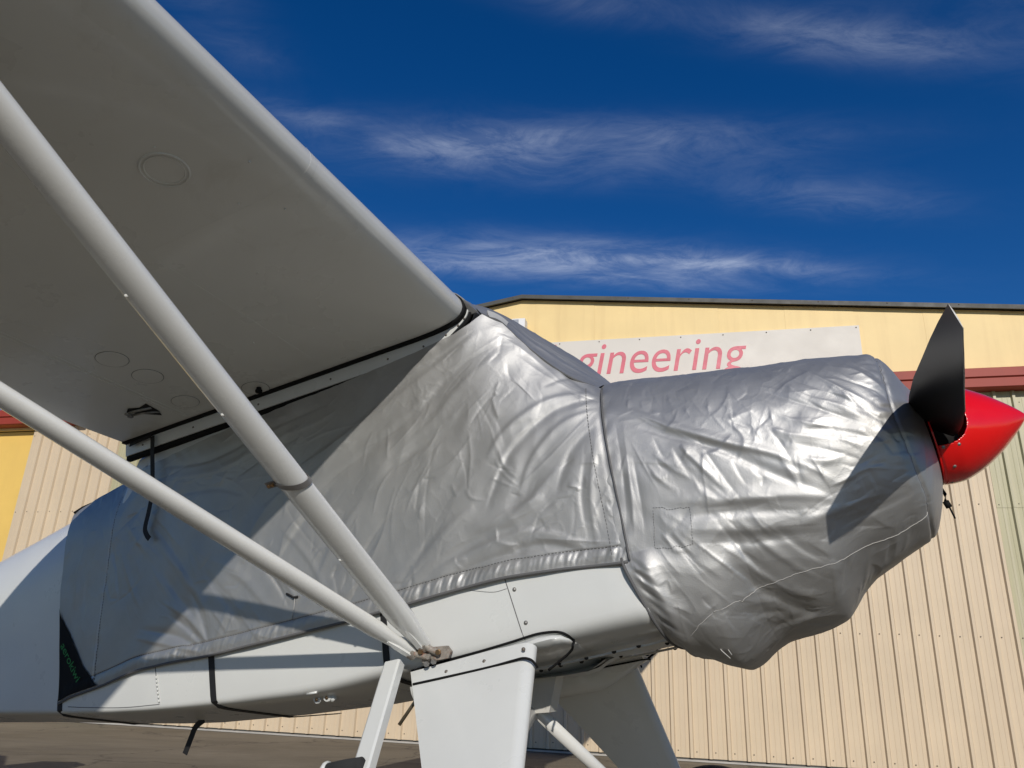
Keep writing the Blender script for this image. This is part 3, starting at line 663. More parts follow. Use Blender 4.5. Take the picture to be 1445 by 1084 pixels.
# rusty lower attachment
a = Acc()
a.add([(-1.235, .004, .222), (-1.150, .004, .222), (-1.138, .004, .240), (-1.15, .004, .258), (-1.20, .004, .262), (-1.24, .004, .246), (-1.235, .020, .222), (-1.150, .016, .222), (-1.138, .016, .240), (-1.15, .016, .258), (-1.20, .020, .262), (-1.24, .020, .246)],
      [(0, 1, 2, 3, 4, 5), (11, 10, 9, 8, 7, 6)]+[(i, (i+1) % 6, 6+(i+1) % 6, 6+i) for i in range(6)])
a.tube([(-1.175, .020, .240), (-1.200, .032, .256), (-1.222, .045, .280)], .0105, 10); a.tube([(-1.205, .024, .232), (-1.240, .034, .246), (-1.275, .050, .268)], .0095, 10)
fit = a.obj('strut_fitting', M['rust'], plane, conv=ac, auto=45)
for p, r_, m_ in (((-1.172, .030, .243), .009, 'brass'), ((-1.203, .036, .235), .009, 'rust'), ((-1.225, .042, .252), .008, 'brass'), ((-1.19, .030, .218), .008, 'steel'), ((-1.215, .030, .216), .009, 'steel')):
    a = Acc(); a.disc(p, (0, 1, -.1), r_, .008, 6, r_*.9); a.obj('bolt', M[m_], fit, conv=ac, smooth=False)
for A_, B_, c_ in ((FA, FB, .07), (RA, RB, .06)):       # flattened white ends with a rusty collar
    f_ = ffwd if c_ == .07 else rfwd; a = Acc(); d = unit(B_-A_); a.tube([A_-d*.012, A_+d*.004, A_+d*.012], .021, 12, up=f_); a.obj('collar', M['rust'], fit, conv=ac, auto=40)
    a = Acc(); a.sweep([A_+d*.0, A_+d*.05, A_+d*.085], [(-.0035, -.009), (.0035, -.009), (.0035, .009), (-.0035, .009)], up=f_, scale=[1, 1, .5]); 
    V = np.array(a.V)+(0, .015, -.010); a.V = [tuple(v) for v in V]; a.obj('strut_lug', M['strut'], fs if c_ == .07 else rs, conv=ac, smooth=False)

# ------------------------------------------------------------------ propeller and spinner
PC = np.array((.335, WC, .628)); AXD = unit((1, 0, -.03))
sx = [-.012, -.011, 0, .02, .05, .08, .11, .14, .17, .20, .225, .245, .256]; sr = [.10, .146, .150, .150, .147, .137, .123, .105, .084, .059, .036, .015, .0]
prof = catmull([(x, 0, r_) for x, r_ in zip(sx[2:], sr[2:])], 14); NS = 288
cut_w = .080
V = []; rows = [(sx[0], sr[0]), (sx[1], sr[1])]+[(p[0], max(0, p[2])) for p in prof]
for x, r_ in rows:
    for th in np.linspace(0, 2*math.pi, NS, endpoint=False): V.append(PC+np.array((x, r_*math.cos(th), r_*math.sin(th)))+np.array((0, 0, -.03*x)))
F = []
for i in range(len(rows)-1):
    for j in range(NS):
        k = (j+1) % NS; th = 2*math.pi*(j+.5)/NS; th = min(th, abs(2*math.pi-th)); th2 = abs(math.pi-th); tt = min(th, th2)   # blades leave at 0 and pi
        xm = .5*(rows[i][0]+rows[i+1][0]); rr = .5*(rows[i][1]+rows[i+1][1]); off = rr*math.sin(tt) if tt < 1.3 else 9
        cx = xm-.020
        inside = (abs(off) < .066 and xm < .020 and xm > -.02) or ((cx*cx+off*off) < .066**2 and xm >= .020)
        if inside: continue
        F.append((i*NS+j, i*NS+k, (i+1)*NS+k, (i+1)*NS+j))
prop = None
spn = mesh('spinner', ac(V), F, M['red'], plane)
md = spn.modifiers.new('t', 'SOLIDIFY'); md.thickness = .0025; md.offset = 0
a = Acc(); a.tube([PC+(-.03, 0, 0), PC+(.06, 0, 0)], .085, 24); a.obj('hub', M['dark'], plane, conv=ac, auto=40)
a = Acc(); a.tube([PC+(-.09, 0, 0), PC+(-.03, 0, 0)], .06, 20); a.obj('propeller_shaft', M['dark'], plane, conv=ac, auto=40)
a = Acc(); a.disc(PC+(-.012, 0, 0), (1, 0, 0), .149, .004, 48); a.obj('backplate', M['red'], spn, conv=ac, auto=40)
for th, x in ((-.52, .045), (-.50, .005), (-.95, .02), (.75, .03), (-1.5, .01)):
    r_ = np.interp(x, sx, sr); a = Acc(); a.dome(PC+np.array((x, r_*math.cos(th), r_*math.sin(th))), (0.1, math.cos(th), math.sin(th)), .006, .004, 10); a.obj('screw', M['steel'], spn, conv=ac)
rs_ = np.array([.10, .17, .24, .3, .38, .45, .53, .6, .68, .75, .81, .87, .94, 1.0]); RAD = .925
cds = np.interp(rs_, [.10, .17, .3, .45, .6, .75, .87, 1.0], [.120, .140, .150, .146, .126, .107, .088, .058]); bts = np.interp(rs_, [.1, .17, .3, .45, .6, .75, .87, 1.0], [49, 46, 40.5, 33.5, 27, 20.5, 14, 7.5])
def blade(s):
    V = []; E = []
    al = -.005 if s > 0 else math.pi-.005
    e = np.array((0, math.cos(al), math.sin(al))); t = np.array((0, -math.sin(al), math.cos(al)))
    prof_ = [(-.5, 0), (-.47, .10), (-.38, .24), (-.22, .42), (0, .5), (.2, .42), (.38, .2), (.5, 0), (.38, -.05), (.2, -.10), (0, -.12), (-.22, -.12), (-.38, -.10), (-.47, -.06)]
    for r_, c_, b_ in zip(rs_, cds, np.radians(bts)):
        cd = -t*math.cos(b_)+np.array((1, 0, 0))*math.sin(b_); nn_ = unit(np.cross(e, cd)); nn_ = nn_ if nn_[0] > 0 else -nn_
        th = .20-.14*r_; th = c_*max(.07, th)
        for x, y in prof_: V.append(PC+np.array((.0, 0, 0))+e*RAD*r_-cd*c_*x+nn_*th*y)
    n = len(prof_); F = grid_faces(len(rs_), n, True)+[tuple(range(n))[::-1], tuple(range((len(rs_)-1)*n, len(rs_)*n))]
    o = mesh('propeller_blade', ac(V), F, M['blade'], plane, auto=50)
    a = Acc(); k = len(rs_)-1; W_ = np.array(V).reshape(-1, n, 3)
    a.add(list(W_[-1]*1.0+e*.0008)+list(W_[-1]+e*.0025), grid_faces(2, n, True)); a.F += [tuple(range(n))[::-1], tuple(range(n, 2*n))]; a.obj('blade_tip_edge', M['bladeedge'], o, conv=ac, smooth=False)
    a = Acc(); a.tube(list(W_[5:, 0]), .0014, 6, up=(1, 0, .1)); a.obj('leading_edge_strip', M['bladeedge'], o, conv=ac)
blade(1); blade(-1)
# ------------------------------------------------------------------ the cover
CAB_FOLDS=[
(14,26,[(-0.905,0.000,1.247),(-1.052,0.000,1.179),(-1.250,0.000,1.097),(-1.503,0.000,1.008),(-1.756,0.000,0.904)]),
(-10,22,[(-0.875,0.000,1.193),(-1.032,0.000,1.118),(-1.180,0.000,1.022),(-1.428,0.000,0.924),(-1.634,0.000,0.834)]),
(8,22,[(-0.862,0.000,1.150),(-0.994,0.000,1.073),(-1.129,0.000,0.971),(-1.278,0.000,0.884)]),
(-8,26,[(-0.952,0.000,1.042),(-1.055,0.000,0.934),(-1.221,0.000,0.894),(-1.400,0.000,0.789)]),
(-10,14,[(-0.556,0.000,0.908),(-0.701,0.000,0.897),(-0.830,0.000,0.820),(-0.899,0.000,0.744),(-0.963,0.000,0.634)]),
(9,16,[(-0.584,0.000,0.932),(-0.717,0.000,0.936),(-0.865,0.000,0.869),(-0.940,0.000,0.793)]),
(8,14,[(-0.566,0.000,0.866),(-0.685,0.000,0.841),(-0.792,0.000,0.753),(-0.849,0.000,0.652)]),
(-6,14,[(-0.577,0.000,0.810),(-0.667,0.000,0.742),(-0.735,0.000,0.624)]),
(5,7,[(-0.991,0.000,0.908),(-0.997,0.000,0.808),(-1.022,0.000,0.695)]),
(6,8,[(-0.915,0.000,0.911),(-0.888,0.000,0.764),(-0.848,0.000,0.707)]),
(5,6,[(-0.934,0.000,0.729),(-0.867,0.000,0.682)]),
(5,6,[(-1.293,0.000,1.002),(-1.303,0.000,0.885)]),
(5,8,[(-1.087,0.000,0.958),(-1.138,0.000,0.896),(-1.188,0.000,0.864)]),
(-5,8,[(-1.189,0.000,0.780),(-1.215,0.000,0.683)]),
(4,5,[(-0.915,0.000,0.791),(-0.893,0.000,0.733),(-0.847,0.000,0.679)]),
(-4,5,[(-0.942,0.000,0.781),(-0.869,0.000,0.731)]),
(5,6,[(-1.027,0.000,0.720),(-1.011,0.000,0.683),(-0.964,0.000,0.662)]),
(4,6,[(-1.280,0.000,0.859),(-1.342,0.000,0.799),(-1.377,0.000,0.709)]),
(4,6,[(-1.143,0.000,0.847),(-1.206,0.000,0.765),(-1.256,0.000,0.681)]),
(-12,20,[(-0.665,0.000,0.431),(-0.794,0.000,0.485),(-0.963,0.000,0.478),(-1.162,0.000,0.450)]),
(9,18,[(-0.683,0.000,0.471),(-0.833,0.000,0.532),(-0.978,0.000,0.525),(-1.185,0.000,0.476)]),
(-9,26,[(-0.871,0.000,0.559),(-1.035,0.000,0.544),(-1.251,0.000,0.441)]),
(9,24,[(-1.005,0.000,0.656),(-1.134,0.000,0.582),(-1.291,0.000,0.458)]),
(-7,22,[(-1.110,0.000,0.630),(-1.202,0.000,0.552),(-1.310,0.000,0.444)]),
(7,22,[(-0.769,0.000,0.632),(-0.906,0.000,0.598),(-1.043,0.000,0.596)]),
(8,20,[(-0.709,0.000,0.707),(-0.845,0.000,0.606),(-0.975,0.000,0.547)]),
(-6,22,[(-0.680,0.000,0.610),(-0.784,0.000,0.547),(-0.908,0.000,0.510)]),
(-9,18,[(-2.427,0.000,0.825),(-2.285,0.000,0.667),(-2.156,0.000,0.528)]),
(7,20,[(-2.348,0.000,0.841),(-2.198,0.000,0.663),(-2.077,0.000,0.519)]),
(-12,9,[(-1.977,0.000,0.725),(-1.855,0.000,0.656),(-1.776,0.000,0.566),(-1.730,0.000,0.481)]),
(7,14,[(-1.934,0.000,0.723),(-1.808,0.000,0.646),(-1.734,0.000,0.557),(-1.695,0.000,0.490)]),
(6,18,[(-2.082,0.000,0.716),(-1.934,0.000,0.622),(-1.811,0.000,0.489)]),
(-6,16,[(-2.115,0.000,0.684),(-2.013,0.000,0.563),(-1.934,0.000,0.452)]),
(-10,12,[(-2.282,0.000,0.556),(-2.181,0.000,0.488),(-2.094,0.000,0.408)]),
(8,12,[(-2.316,0.000,0.609),(-2.176,0.000,0.520),(-2.084,0.000,0.423)]),
(-9,12,[(-2.430,0.000,0.532),(-2.240,0.000,0.474),(-2.106,0.000,0.403)]),
(8,12,[(-2.449,0.000,0.505),(-2.273,0.000,0.450),(-2.113,0.000,0.397)]),
(-7,14,[(-2.180,0.000,0.633),(-2.109,0.000,0.495),(-2.074,0.000,0.398)]),
(6,14,[(-1.981,0.000,0.545),(-2.028,0.000,0.457),(-2.065,0.000,0.396)]),
(8,14,[(-2.786,0.000,0.930),(-2.819,0.000,0.816),(-2.821,0.000,0.677)]),
(-6,14,[(-2.733,0.000,0.883),(-2.763,0.000,0.749),(-2.762,0.000,0.612)]),
(6,12,[(-2.573,0.000,0.877),(-2.482,0.000,0.693),(-2.421,0.000,0.603)]),
(-6,12,[(-2.635,0.000,0.919),(-2.584,0.000,0.795),(-2.548,0.000,0.653)]),
(7,16,[(-2.542,0.000,0.956),(-2.380,0.000,0.780),(-2.246,0.000,0.595)]),
(-5,14,[(-2.451,0.000,0.992),(-2.293,0.000,0.815),(-2.146,0.000,0.627)]),
(7,18,[(-1.693,0.000,0.914),(-1.821,0.000,0.840),(-1.918,0.000,0.733)]),
(-7,18,[(-1.542,0.000,0.850),(-1.667,0.000,0.752),(-1.762,0.000,0.648)]),
(6,16,[(-1.400,0.000,0.789),(-1.523,0.000,0.670),(-1.601,0.000,0.566)]),
(-6,16,[(-1.294,0.000,0.714),(-1.414,0.000,0.598),(-1.479,0.000,0.472)]),
(5,14,[(-1.760,0.000,0.761),(-1.642,0.000,0.623),(-1.563,0.000,0.465)]),
(-8,14,[(-2.348,0.000,1.142),(-2.092,0.000,1.103),(-1.817,0.000,1.142),(-1.525,0.000,1.170)]),
(7,14,[(-2.308,0.000,1.087),(-2.055,0.000,1.050),(-1.785,0.000,1.090),(-1.497,0.000,1.119)]),
(-6,16,[(-2.267,0.000,1.004),(-2.054,0.000,0.979),(-1.918,0.000,0.918)]),
(7,16,[(-1.252,0.000,1.169),(-1.074,0.000,1.208),(-0.942,0.000,1.260)]),
(-6,10,[(-0.690,0.000,1.092),(-0.632,0.000,0.997),(-0.574,0.000,0.924)]),
(5,8,[(-0.799,0.000,1.129),(-0.702,0.000,1.019),(-0.608,0.000,0.934)]),
(6,9,[(-0.851,0.000,1.228),(-0.750,0.000,1.113),(-0.660,0.000,0.980)]),
(5,10,[(-0.582,0.000,0.765),(-0.626,0.000,0.597),(-0.639,0.000,0.450)]),
(-5,10,[(-0.616,0.000,0.728),(-0.654,0.000,0.604),(-0.660,0.000,0.476)])]
COWL_FOLDS=[
(13,13,[(-0.467,-0.044,0.838),(-0.367,-0.024,0.753),(-0.225,-0.014,0.660),(-0.088,-0.019,0.583),(0.038,-0.045,0.477)]),
(-11,15,[(-0.450,-0.022,0.770),(-0.364,-0.016,0.716),(-0.235,-0.012,0.639),(-0.098,-0.019,0.526),(0.021,-0.051,0.442)]),
(12,9,[(0.220,-0.087,0.634),(0.141,-0.059,0.714),(0.068,-0.080,0.797),(0.024,-0.130,0.861)]),
(-10,9,[(0.207,-0.074,0.608),(0.121,-0.053,0.702),(0.028,-0.068,0.786),(-0.019,-0.116,0.856)]),
(11,9,[(0.194,-0.068,0.607),(0.101,-0.047,0.689),(-0.002,-0.058,0.773),(-0.095,-0.345,0.952)]),
(-10,9,[(0.184,-0.064,0.590),(0.094,-0.043,0.658),(-0.009,-0.043,0.733),(-0.072,-0.060,0.784)]),
(11,9,[(0.174,-0.060,0.589),(0.084,-0.039,0.621),(0.001,-0.029,0.660),(-0.075,-0.035,0.715)]),
(-9,9,[(0.157,-0.054,0.572),(0.078,-0.038,0.621),(-0.005,-0.027,0.640)]),
(8,9,[(0.134,-0.050,0.554),(0.071,-0.037,0.593),(-0.032,-0.025,0.631),(-0.115,-0.026,0.685)]),
(-7,9,[(0.114,-0.051,0.524),(0.041,-0.032,0.567),(-0.039,-0.023,0.608)]),
(12,8,[(0.244,-0.114,0.667),(0.220,-0.099,0.727),(0.174,-0.101,0.787),(0.121,-0.141,0.849)]),
(-9,8,[(0.244,-0.113,0.652),(0.214,-0.086,0.704),(0.154,-0.073,0.749),(0.107,-0.086,0.793)]),
(6,7,[(-0.377,-0.366,1.012),(-0.347,-0.059,0.842),(-0.341,-0.034,0.783)]),
(6,7,[(-0.255,-0.344,0.987),(-0.238,-0.039,0.779),(-0.271,-0.019,0.716)]),
(-5,6,[(-0.155,-0.140,0.903),(-0.145,-0.039,0.753)]),
(6,7,[(-0.088,-0.400,0.952),(-0.075,-0.032,0.699),(-0.105,-0.020,0.628)]),
(-5,6,[(-0.407,-0.111,0.925),(-0.404,-0.033,0.792)]),
(5,7,[(-0.314,-0.400,0.999),(-0.301,-0.035,0.782),(-0.278,-0.022,0.733)]),
(8,10,[(-0.341,-0.010,0.677),(-0.301,-0.006,0.612),(-0.241,-0.010,0.510)]),
(-7,10,[(-0.361,-0.010,0.677),(-0.328,-0.005,0.583),(-0.271,-0.008,0.507)]),
(7,8,[(-0.444,-0.005,0.649),(-0.414,-0.003,0.589),(-0.347,-0.004,0.517)]),
(-5,7,[(-0.411,-0.015,0.724),(-0.394,-0.007,0.660),(-0.371,-0.008,0.656)]),
(6,7,[(-0.338,-0.010,0.677),(-0.324,-0.008,0.656),(-0.341,-0.006,0.634)]),
(12,18,[(-0.434,-0.003,0.529),(-0.235,-0.012,0.492),(-0.095,-0.023,0.472),(0.018,-0.050,0.440)]),
(-10,16,[(-0.387,-0.006,0.473),(-0.231,-0.017,0.455),(-0.002,-0.052,0.412)]),
(9,16,[(-0.397,-0.010,0.436),(-0.208,-0.029,0.405),(0.004,-0.072,0.378)]),
(-8,16,[(-0.387,-0.018,0.395),(-0.201,-0.040,0.373),(-0.019,-0.070,0.360)]),
(-16,20,[(-0.354,-0.018,0.397),(-0.235,-0.100,0.258),(-0.155,-0.182,0.193),(-0.012,-0.345,0.193)]),
(10,16,[(-0.324,-0.019,0.402),(-0.211,-0.083,0.287),(-0.122,-0.147,0.224),(0.014,-0.298,0.229)]),
(-14,16,[(-0.431,-0.044,0.319),(-0.334,-0.106,0.214),(-0.188,-0.181,0.191)]),
(10,14,[(-0.440,-0.031,0.355),(-0.318,-0.087,0.246),(-0.198,-0.144,0.218)]),
(12,14,[(-0.394,-0.045,0.309),(-0.338,-0.176,0.148),(-0.351,-0.360,0.079)]),
(-12,14,[(-0.444,-0.059,0.291),(-0.387,-0.163,0.147),(-0.377,-0.308,0.078)]),
(-10,13,[(-0.557,-0.035,0.397),(-0.527,-0.103,0.265),(-0.507,-0.275,0.138)]),
(10,13,[(-0.523,-0.030,0.393),(-0.494,-0.104,0.244),(-0.444,-0.260,0.109)]),
(-10,13,[(-0.494,-0.025,0.394),(-0.427,-0.085,0.242),(-0.371,-0.189,0.129)]),
(9,13,[(-0.454,-0.026,0.378),(-0.384,-0.086,0.230),(-0.324,-0.203,0.136)]),
(-8,12,[(-0.434,-0.010,0.445),(-0.374,-0.033,0.340),(-0.304,-0.096,0.238)]),
(7,12,[(-0.397,-0.010,0.436),(-0.324,-0.033,0.350),(-0.258,-0.089,0.265)]),
(-8,12,[(-0.294,-0.013,0.446),(-0.231,-0.057,0.326),(-0.152,-0.124,0.241)]),
(7,12,[(-0.238,-0.019,0.437),(-0.172,-0.054,0.343),(-0.088,-0.117,0.260)]),
(-7,12,[(-0.152,-0.033,0.404),(-0.085,-0.073,0.321),(0.004,-0.165,0.276)]),
(10,16,[(-0.308,-0.360,0.098),(-0.211,-0.263,0.150),(-0.105,-0.237,0.171),(-0.005,-0.380,0.198)]),
(-8,14,[(-0.318,-0.246,0.118),(-0.221,-0.220,0.166),(-0.098,-0.210,0.185)]),
(6,8,[(-0.288,-0.164,0.178),(-0.228,-0.179,0.187),(-0.185,-0.235,0.162)]),
(5,8,[(-0.225,-0.143,0.216),(-0.258,-0.218,0.155)]),
(7,7,[(0.024,-0.042,0.471),(0.121,-0.058,0.499),(0.174,-0.080,0.489)]),
(-5,7,[(0.121,-0.058,0.499),(0.131,-0.084,0.444)]),
(6,8,[(0.001,-0.026,0.533),(0.018,-0.041,0.467)]),
(6,8,[(-0.085,-0.020,0.583),(-0.055,-0.026,0.476)]),
(-8,8,[(0.190,-0.067,0.631),(0.210,-0.078,0.567),(0.224,-0.094,0.557)]),
(8,8,[(0.177,-0.061,0.605),(0.200,-0.072,0.578),(0.230,-0.099,0.583)]),
(7,7,[(0.151,-0.053,0.557),(0.210,-0.078,0.567)]),
(-7,9,[(-0.517,-0.026,0.804),(-0.520,-0.001,0.623),(-0.547,-0.015,0.458)]),
(8,9,[(-0.494,-0.026,0.798),(-0.507,-0.001,0.579),(-0.530,-0.019,0.431)]),
(-6,9,[(-0.480,-0.006,0.683),(-0.484,-0.002,0.545),(-0.504,-0.025,0.399)]),
(8,12,[(0.074,-0.183,0.317),(0.044,-0.230,0.276),(0.011,-0.329,0.220)]),
(-8,10,[(0.124,-0.200,0.329),(0.101,-0.274,0.289)]),
(6,10,[(0.174,-0.219,0.345),(0.147,-0.290,0.307)]),
(-6,10,[(0.008,-0.132,0.305),(-0.035,-0.199,0.212)]),
(6,10,[(-0.039,-0.101,0.294),(-0.059,-0.211,0.195)]),
(7,10,[(0.084,-0.041,0.546),(0.018,-0.029,0.542),(-0.062,-0.021,0.584)]),
(-6,8,[(-0.095,-0.027,0.683),(-0.062,-0.021,0.584),(-0.049,-0.024,0.493)]),
(6,8,[(-0.205,-0.027,0.730),(-0.162,-0.018,0.654),(-0.195,-0.012,0.590)]),
(9,16,[(-0.082,-0.042,0.392),(0.014,-0.060,0.411),(0.127,-0.090,0.432)]),
(-6,12,[(0.004,-0.079,0.366),(0.117,-0.110,0.399),(0.220,-0.144,0.432)])]
COWL = np.array([(-0.580,1.043,0.172,0.400),(-0.560,1.041,0.167,0.400),(-0.500,1.036,0.130,0.399),(-0.440,1.026,0.089,0.398),(-0.380,1.013,0.068,0.396),(-0.330,1.002,0.085,0.396),(-0.280,0.992,0.110,0.394),(-0.220,0.982,0.129,0.390),(-0.160,0.970,0.133,0.386),(-0.100,0.954,0.142,0.382),(-0.040,0.944,0.159,0.378),(0.020,0.932,0.226,0.372),(0.060,0.925,0.258,0.365),(0.100,0.917,0.274,0.358),(0.140,0.907,0.292,0.352),(0.180,0.899,0.312,0.338),(0.210,0.893,0.324,0.325),(0.235,0.892,0.333,0.297),(0.260,0.878,0.348,0.263),(0.280,0.842,0.389,0.230),(0.300,0.792,0.430,0.178),(.312,.775,.470,.150)])
_d = np.linspace(-.58, .312, 240); _sm = [_d]
for _k in (1, 2, 3):
    _v = np.interp(_d, COWL[:, 0], COWL[:, _k]); _kr = np.hanning(17 if _k == 2 else 9); _kr /= _kr.sum(); _h = len(_kr)//2; _e = np.concatenate([2*_v[0]-_v[_h:0:-1], _v, 2*_v[-1]-_v[-2:-_h-2:-1]]); _sm.append(np.convolve(_e, _kr, 'valid'))
COWL = np.stack(_sm, 1)
def cowl_pt(u, th):
    """th: 0 near side at mid height, +pi/2 top centre, -pi/2 bottom centre; beyond = far side"""
    T, B, a_ = (np.interp(u, COWL[:, 0], COWL[:, k]) for k in (1, 2, 3)); m = .5*(T+B)
    c, s = np.cos(th), np.sin(th); n = np.where(s > 0, 2.6, np.interp(u, [-.58, -.45, -.25], [4.5, 3.4, 2.2]))
    w = WC+a_*np.sign(c)*np.abs(c)**(2/n); v = m+np.where(s > 0, T-m, m-B)*np.sign(s)*np.abs(s)**(2/n)
    return np.stack([u+0*w, w, v], -1)
# value noise on a lattice
_rng = np.random.default_rng(11); _H = _rng.uniform(-1, 1, (256, 256)); _A = _rng.uniform(0, 2*np.pi, (256, 256))
def pn(x, y, seed=0):
    xi = np.floor(x).astype(int); yi = np.floor(y).astype(int); fx = x-xi; fy = y-yi
    ux = fx*fx*fx*(fx*(fx*6-15)+10); uy = fy*fy*fy*(fy*(fy*6-15)+10); r = 0
    for dx, wx in ((0, 1-ux), (1, ux)):
        for dy, wy in ((0, 1-uy), (1, uy)):
            g = _A[(xi+dx+seed*17) % 256, (yi+dy+seed*31) % 256]; r = r+wx*wy*(np.cos(g)*(fx-dx)+np.sin(g)*(fy-dy))
    return r*1.4
def crease(x, y, seed, sharp=.07):
    n = pn(x, y, seed)+.35*pn(2.1*x, 2.1*y, seed+5); return np.exp(-np.abs(n)/sharp)
def folds(P, F, gain=1., limit=3.2, asym=(1.3, .75), pw=2.):
    """sum of hand-laid fold ridges (mm) at points P (N,3)"""
    out = np.zeros(len(P))
    for h, wd, pts in F:
        Q = catmull(pts, 5); s_ = wd/1000.; lo = Q.min(0)-limit*s_; hi = Q.max(0)+limit*s_
        idx = np.where(((P > lo-.04) & (P < hi+.04)).all(1))[0]
        if len(idx) == 0: continue
        X = P[idx]; best = np.full(len(X), 1e9); par = np.zeros(len(X)); L = len(Q)-1; side_ = np.zeros(len(X))
        for i in range(L):
            a, b = Q[i], Q[i+1]; d = b-a; dd = d@d+1e-12; t = np.clip(((X-a)@d)/dd, 0, 1); D = X-(a+t[:, None]*d); q = np.sqrt((D*D).sum(1))
            m = q < best; best[m] = q[m]; par[m] = (i+t[m])/L; side_[m] = (D[:, 2]*d[0]-D[:, 0]*d[2])[m]
        tap = np.clip(np.sin(np.pi*np.clip(par, 0.0, 1)), 0, 1)**.7
        pw_ = 1.35 if (pw == 2. and wd <= 9) else pw; wloc = s_*(.55+.45*tap); sg = np.where(side_ > 0, *asym)
        out[idx] += h*gain*tap*np.exp(-(best/(wloc*sg))**pw_)*(.75 if pw_ == 1.35 else 1.)
    return out/1000.
def short_folds(G, F, n, seed, box=None, lmu=-2.75, lmax=.20, spread=.45, stray=.28, hk=1., wk=1.):
    rg = np.random.default_rng(seed); nu_, nv_ = G.shape[:2]; out = []
    mids = []; dirs = []
    for h, wd, pts in F:
        q = np.array(pts, float)
        for a, b in zip(q[:-1], q[1:]): mids.append((a+b)/2); dirs.append(unit(b-a))
    mids = np.array(mids); dirs = np.array(dirs)
    while len(out) < n:
        i = rg.integers(6, nu_-6); j = rg.integers(6, nv_-6); p = G[i, j]
        if box is not None and not box(p): continue
        e1 = unit(G[i+4, j]-G[i-4, j]); e2 = G[i, j+4]-G[i, j-4]; e2 = unit(e2-e1*(e2@e1))
        k = np.argmin(((mids-p)**2).sum(1)); d0 = dirs[k]; a0 = math.atan2(d0@e2, d0@e1)
        a0 += rg.normal(0, spread) if rg.random() > stray else rg.uniform(-1.57, 1.57)
        d = math.cos(a0)*e1+math.sin(a0)*e2; pr = -math.sin(a0)*e1+math.cos(a0)*e2
        L = float(np.clip(rg.lognormal(lmu, .5), .03, lmax)); s_ = float(rg.choice([-1, 1], p=[.4, .6]))
        wd = float(rg.uniform(3.5, 7.)*(1+L*5))*wk; h = s_*wd*float(rg.uniform(.10, .30))*hk
        bend = rg.normal(0, .06)*L
        out.append((h, wd, [tuple(p-d*L/2), tuple(p+pr*bend), tuple(p+d*L/2)]))
        if rg.random() < .35 and lmax < .25:      # a second crease breaking off at the tip
            a1 = a0+rg.choice([-1, 1])*rg.uniform(.6, 1.3); d1 = math.cos(a1)*e1+math.sin(a1)*e2; q = p+d*L/2; L1 = L*rg.uniform(.4, .8)
            out.append((h*.9, wd*.85, [tuple(q-d1*L1*.15), tuple(q+d1*L1*.4), tuple(q+d1*L1)]))
    return out
def normals(G):
    du = np.gradient(G, axis=0); dv = np.gradient(G, axis=1); n = np.cross(du, dv); n /= np.linalg.norm(n, axis=2)[..., None]+1e-12
    return n
def cloth(name, G, m, parent, conv=None, drop=None, out=None, thick=.0016, **kw):
    nu, nv = G.shape[:2]; F = grid_faces(nu, nv)
    if drop is not None: F = [f for f in F if not drop[f[0]//nv, f[0] % nv]]
    o = mesh(name, cc(G.reshape(-1, 3)), F, m, parent, **kw)
    return o

# hem and top edge of the cabin panel (u, v)
HEM = np.array([(-2.925, .335), (-2.88, .35), (-2.637, .365), (-2.438, .390), (-2.257, .390), (-2.083, .383), (-1.768, .388), (-1.539, .393), (-1.322, .402), (-1.116, .414), (-.936, .419), (-.74, .406), (-.591, .389), (-.555, .386)])
TOPE = np.array([(-2.925, 1.10), (-2.80, 1.135), (-2.60, 1.160), (-2.368, 1.175), (-2.094, 1.200), (-1.49, 1.228), (-1.126, 1.252), (-1.0, 1.270), (-.94, 1.290), (-.895, 1.318), (-.872, 1.296), (-.836, 1.269), (-.757, 1.148), (-.651, 1.02), (-.577, .964), (-.555, .955)])
def taper(u): return np.interp(u, [-3.0, -2.9, -2.6, -2.4, -2.0, -.5], [-.055, -.045, -.02, -.004, .012, .012])
def wcorner(u, v):
    """near side of the cover: flat below, leaning in towards the windscreen, blending into the cowl section"""
    k = np.clip((u+1.0)/.44, 0, 1); k = k*k*(3-2*k); m = .60; Tc = np.interp(u, [-.99, -.888, -.784, -.663, -.596, -.56], [1.519, 1.427, 1.318, 1.187, 1.101, 1.041])
    x = np.clip((v-m)/(Tc-m), 0, .97); inn = .40*(1-(1-x**2.6)**(1/2.6)); return taper(u)*(1-k)-k*inn*.85
def rear_round(u, v):
    k = np.clip((-2.45-u)/.2, 0, 1); x = np.clip((v-.92)/.30, 0, 1); return -k*.085*x**2.2
nu, nv = 620, 300
s = np.linspace(0, 1, nu); t = np.linspace(0, 1, nv); U0 = -2.925+(2.925-.555)*s
hemv = np.interp(U0, HEM[:, 0], HEM[:, 1]); topv = np.interp(U0, TOPE[:, 0], TOPE[:, 1])
def smooth1(a, k): 
    ker = np.hanning(k); ker /= ker.sum(); return np.convolve(np.pad(a, k//2, mode='edge'), ker, 'valid')[:len(a)]
hemv = smooth1(hemv, 41)
UU = np.repeat(U0[:, None], nv, 1); VV = hemv[:, None]+(topv-hemv)[:, None]*t[None]
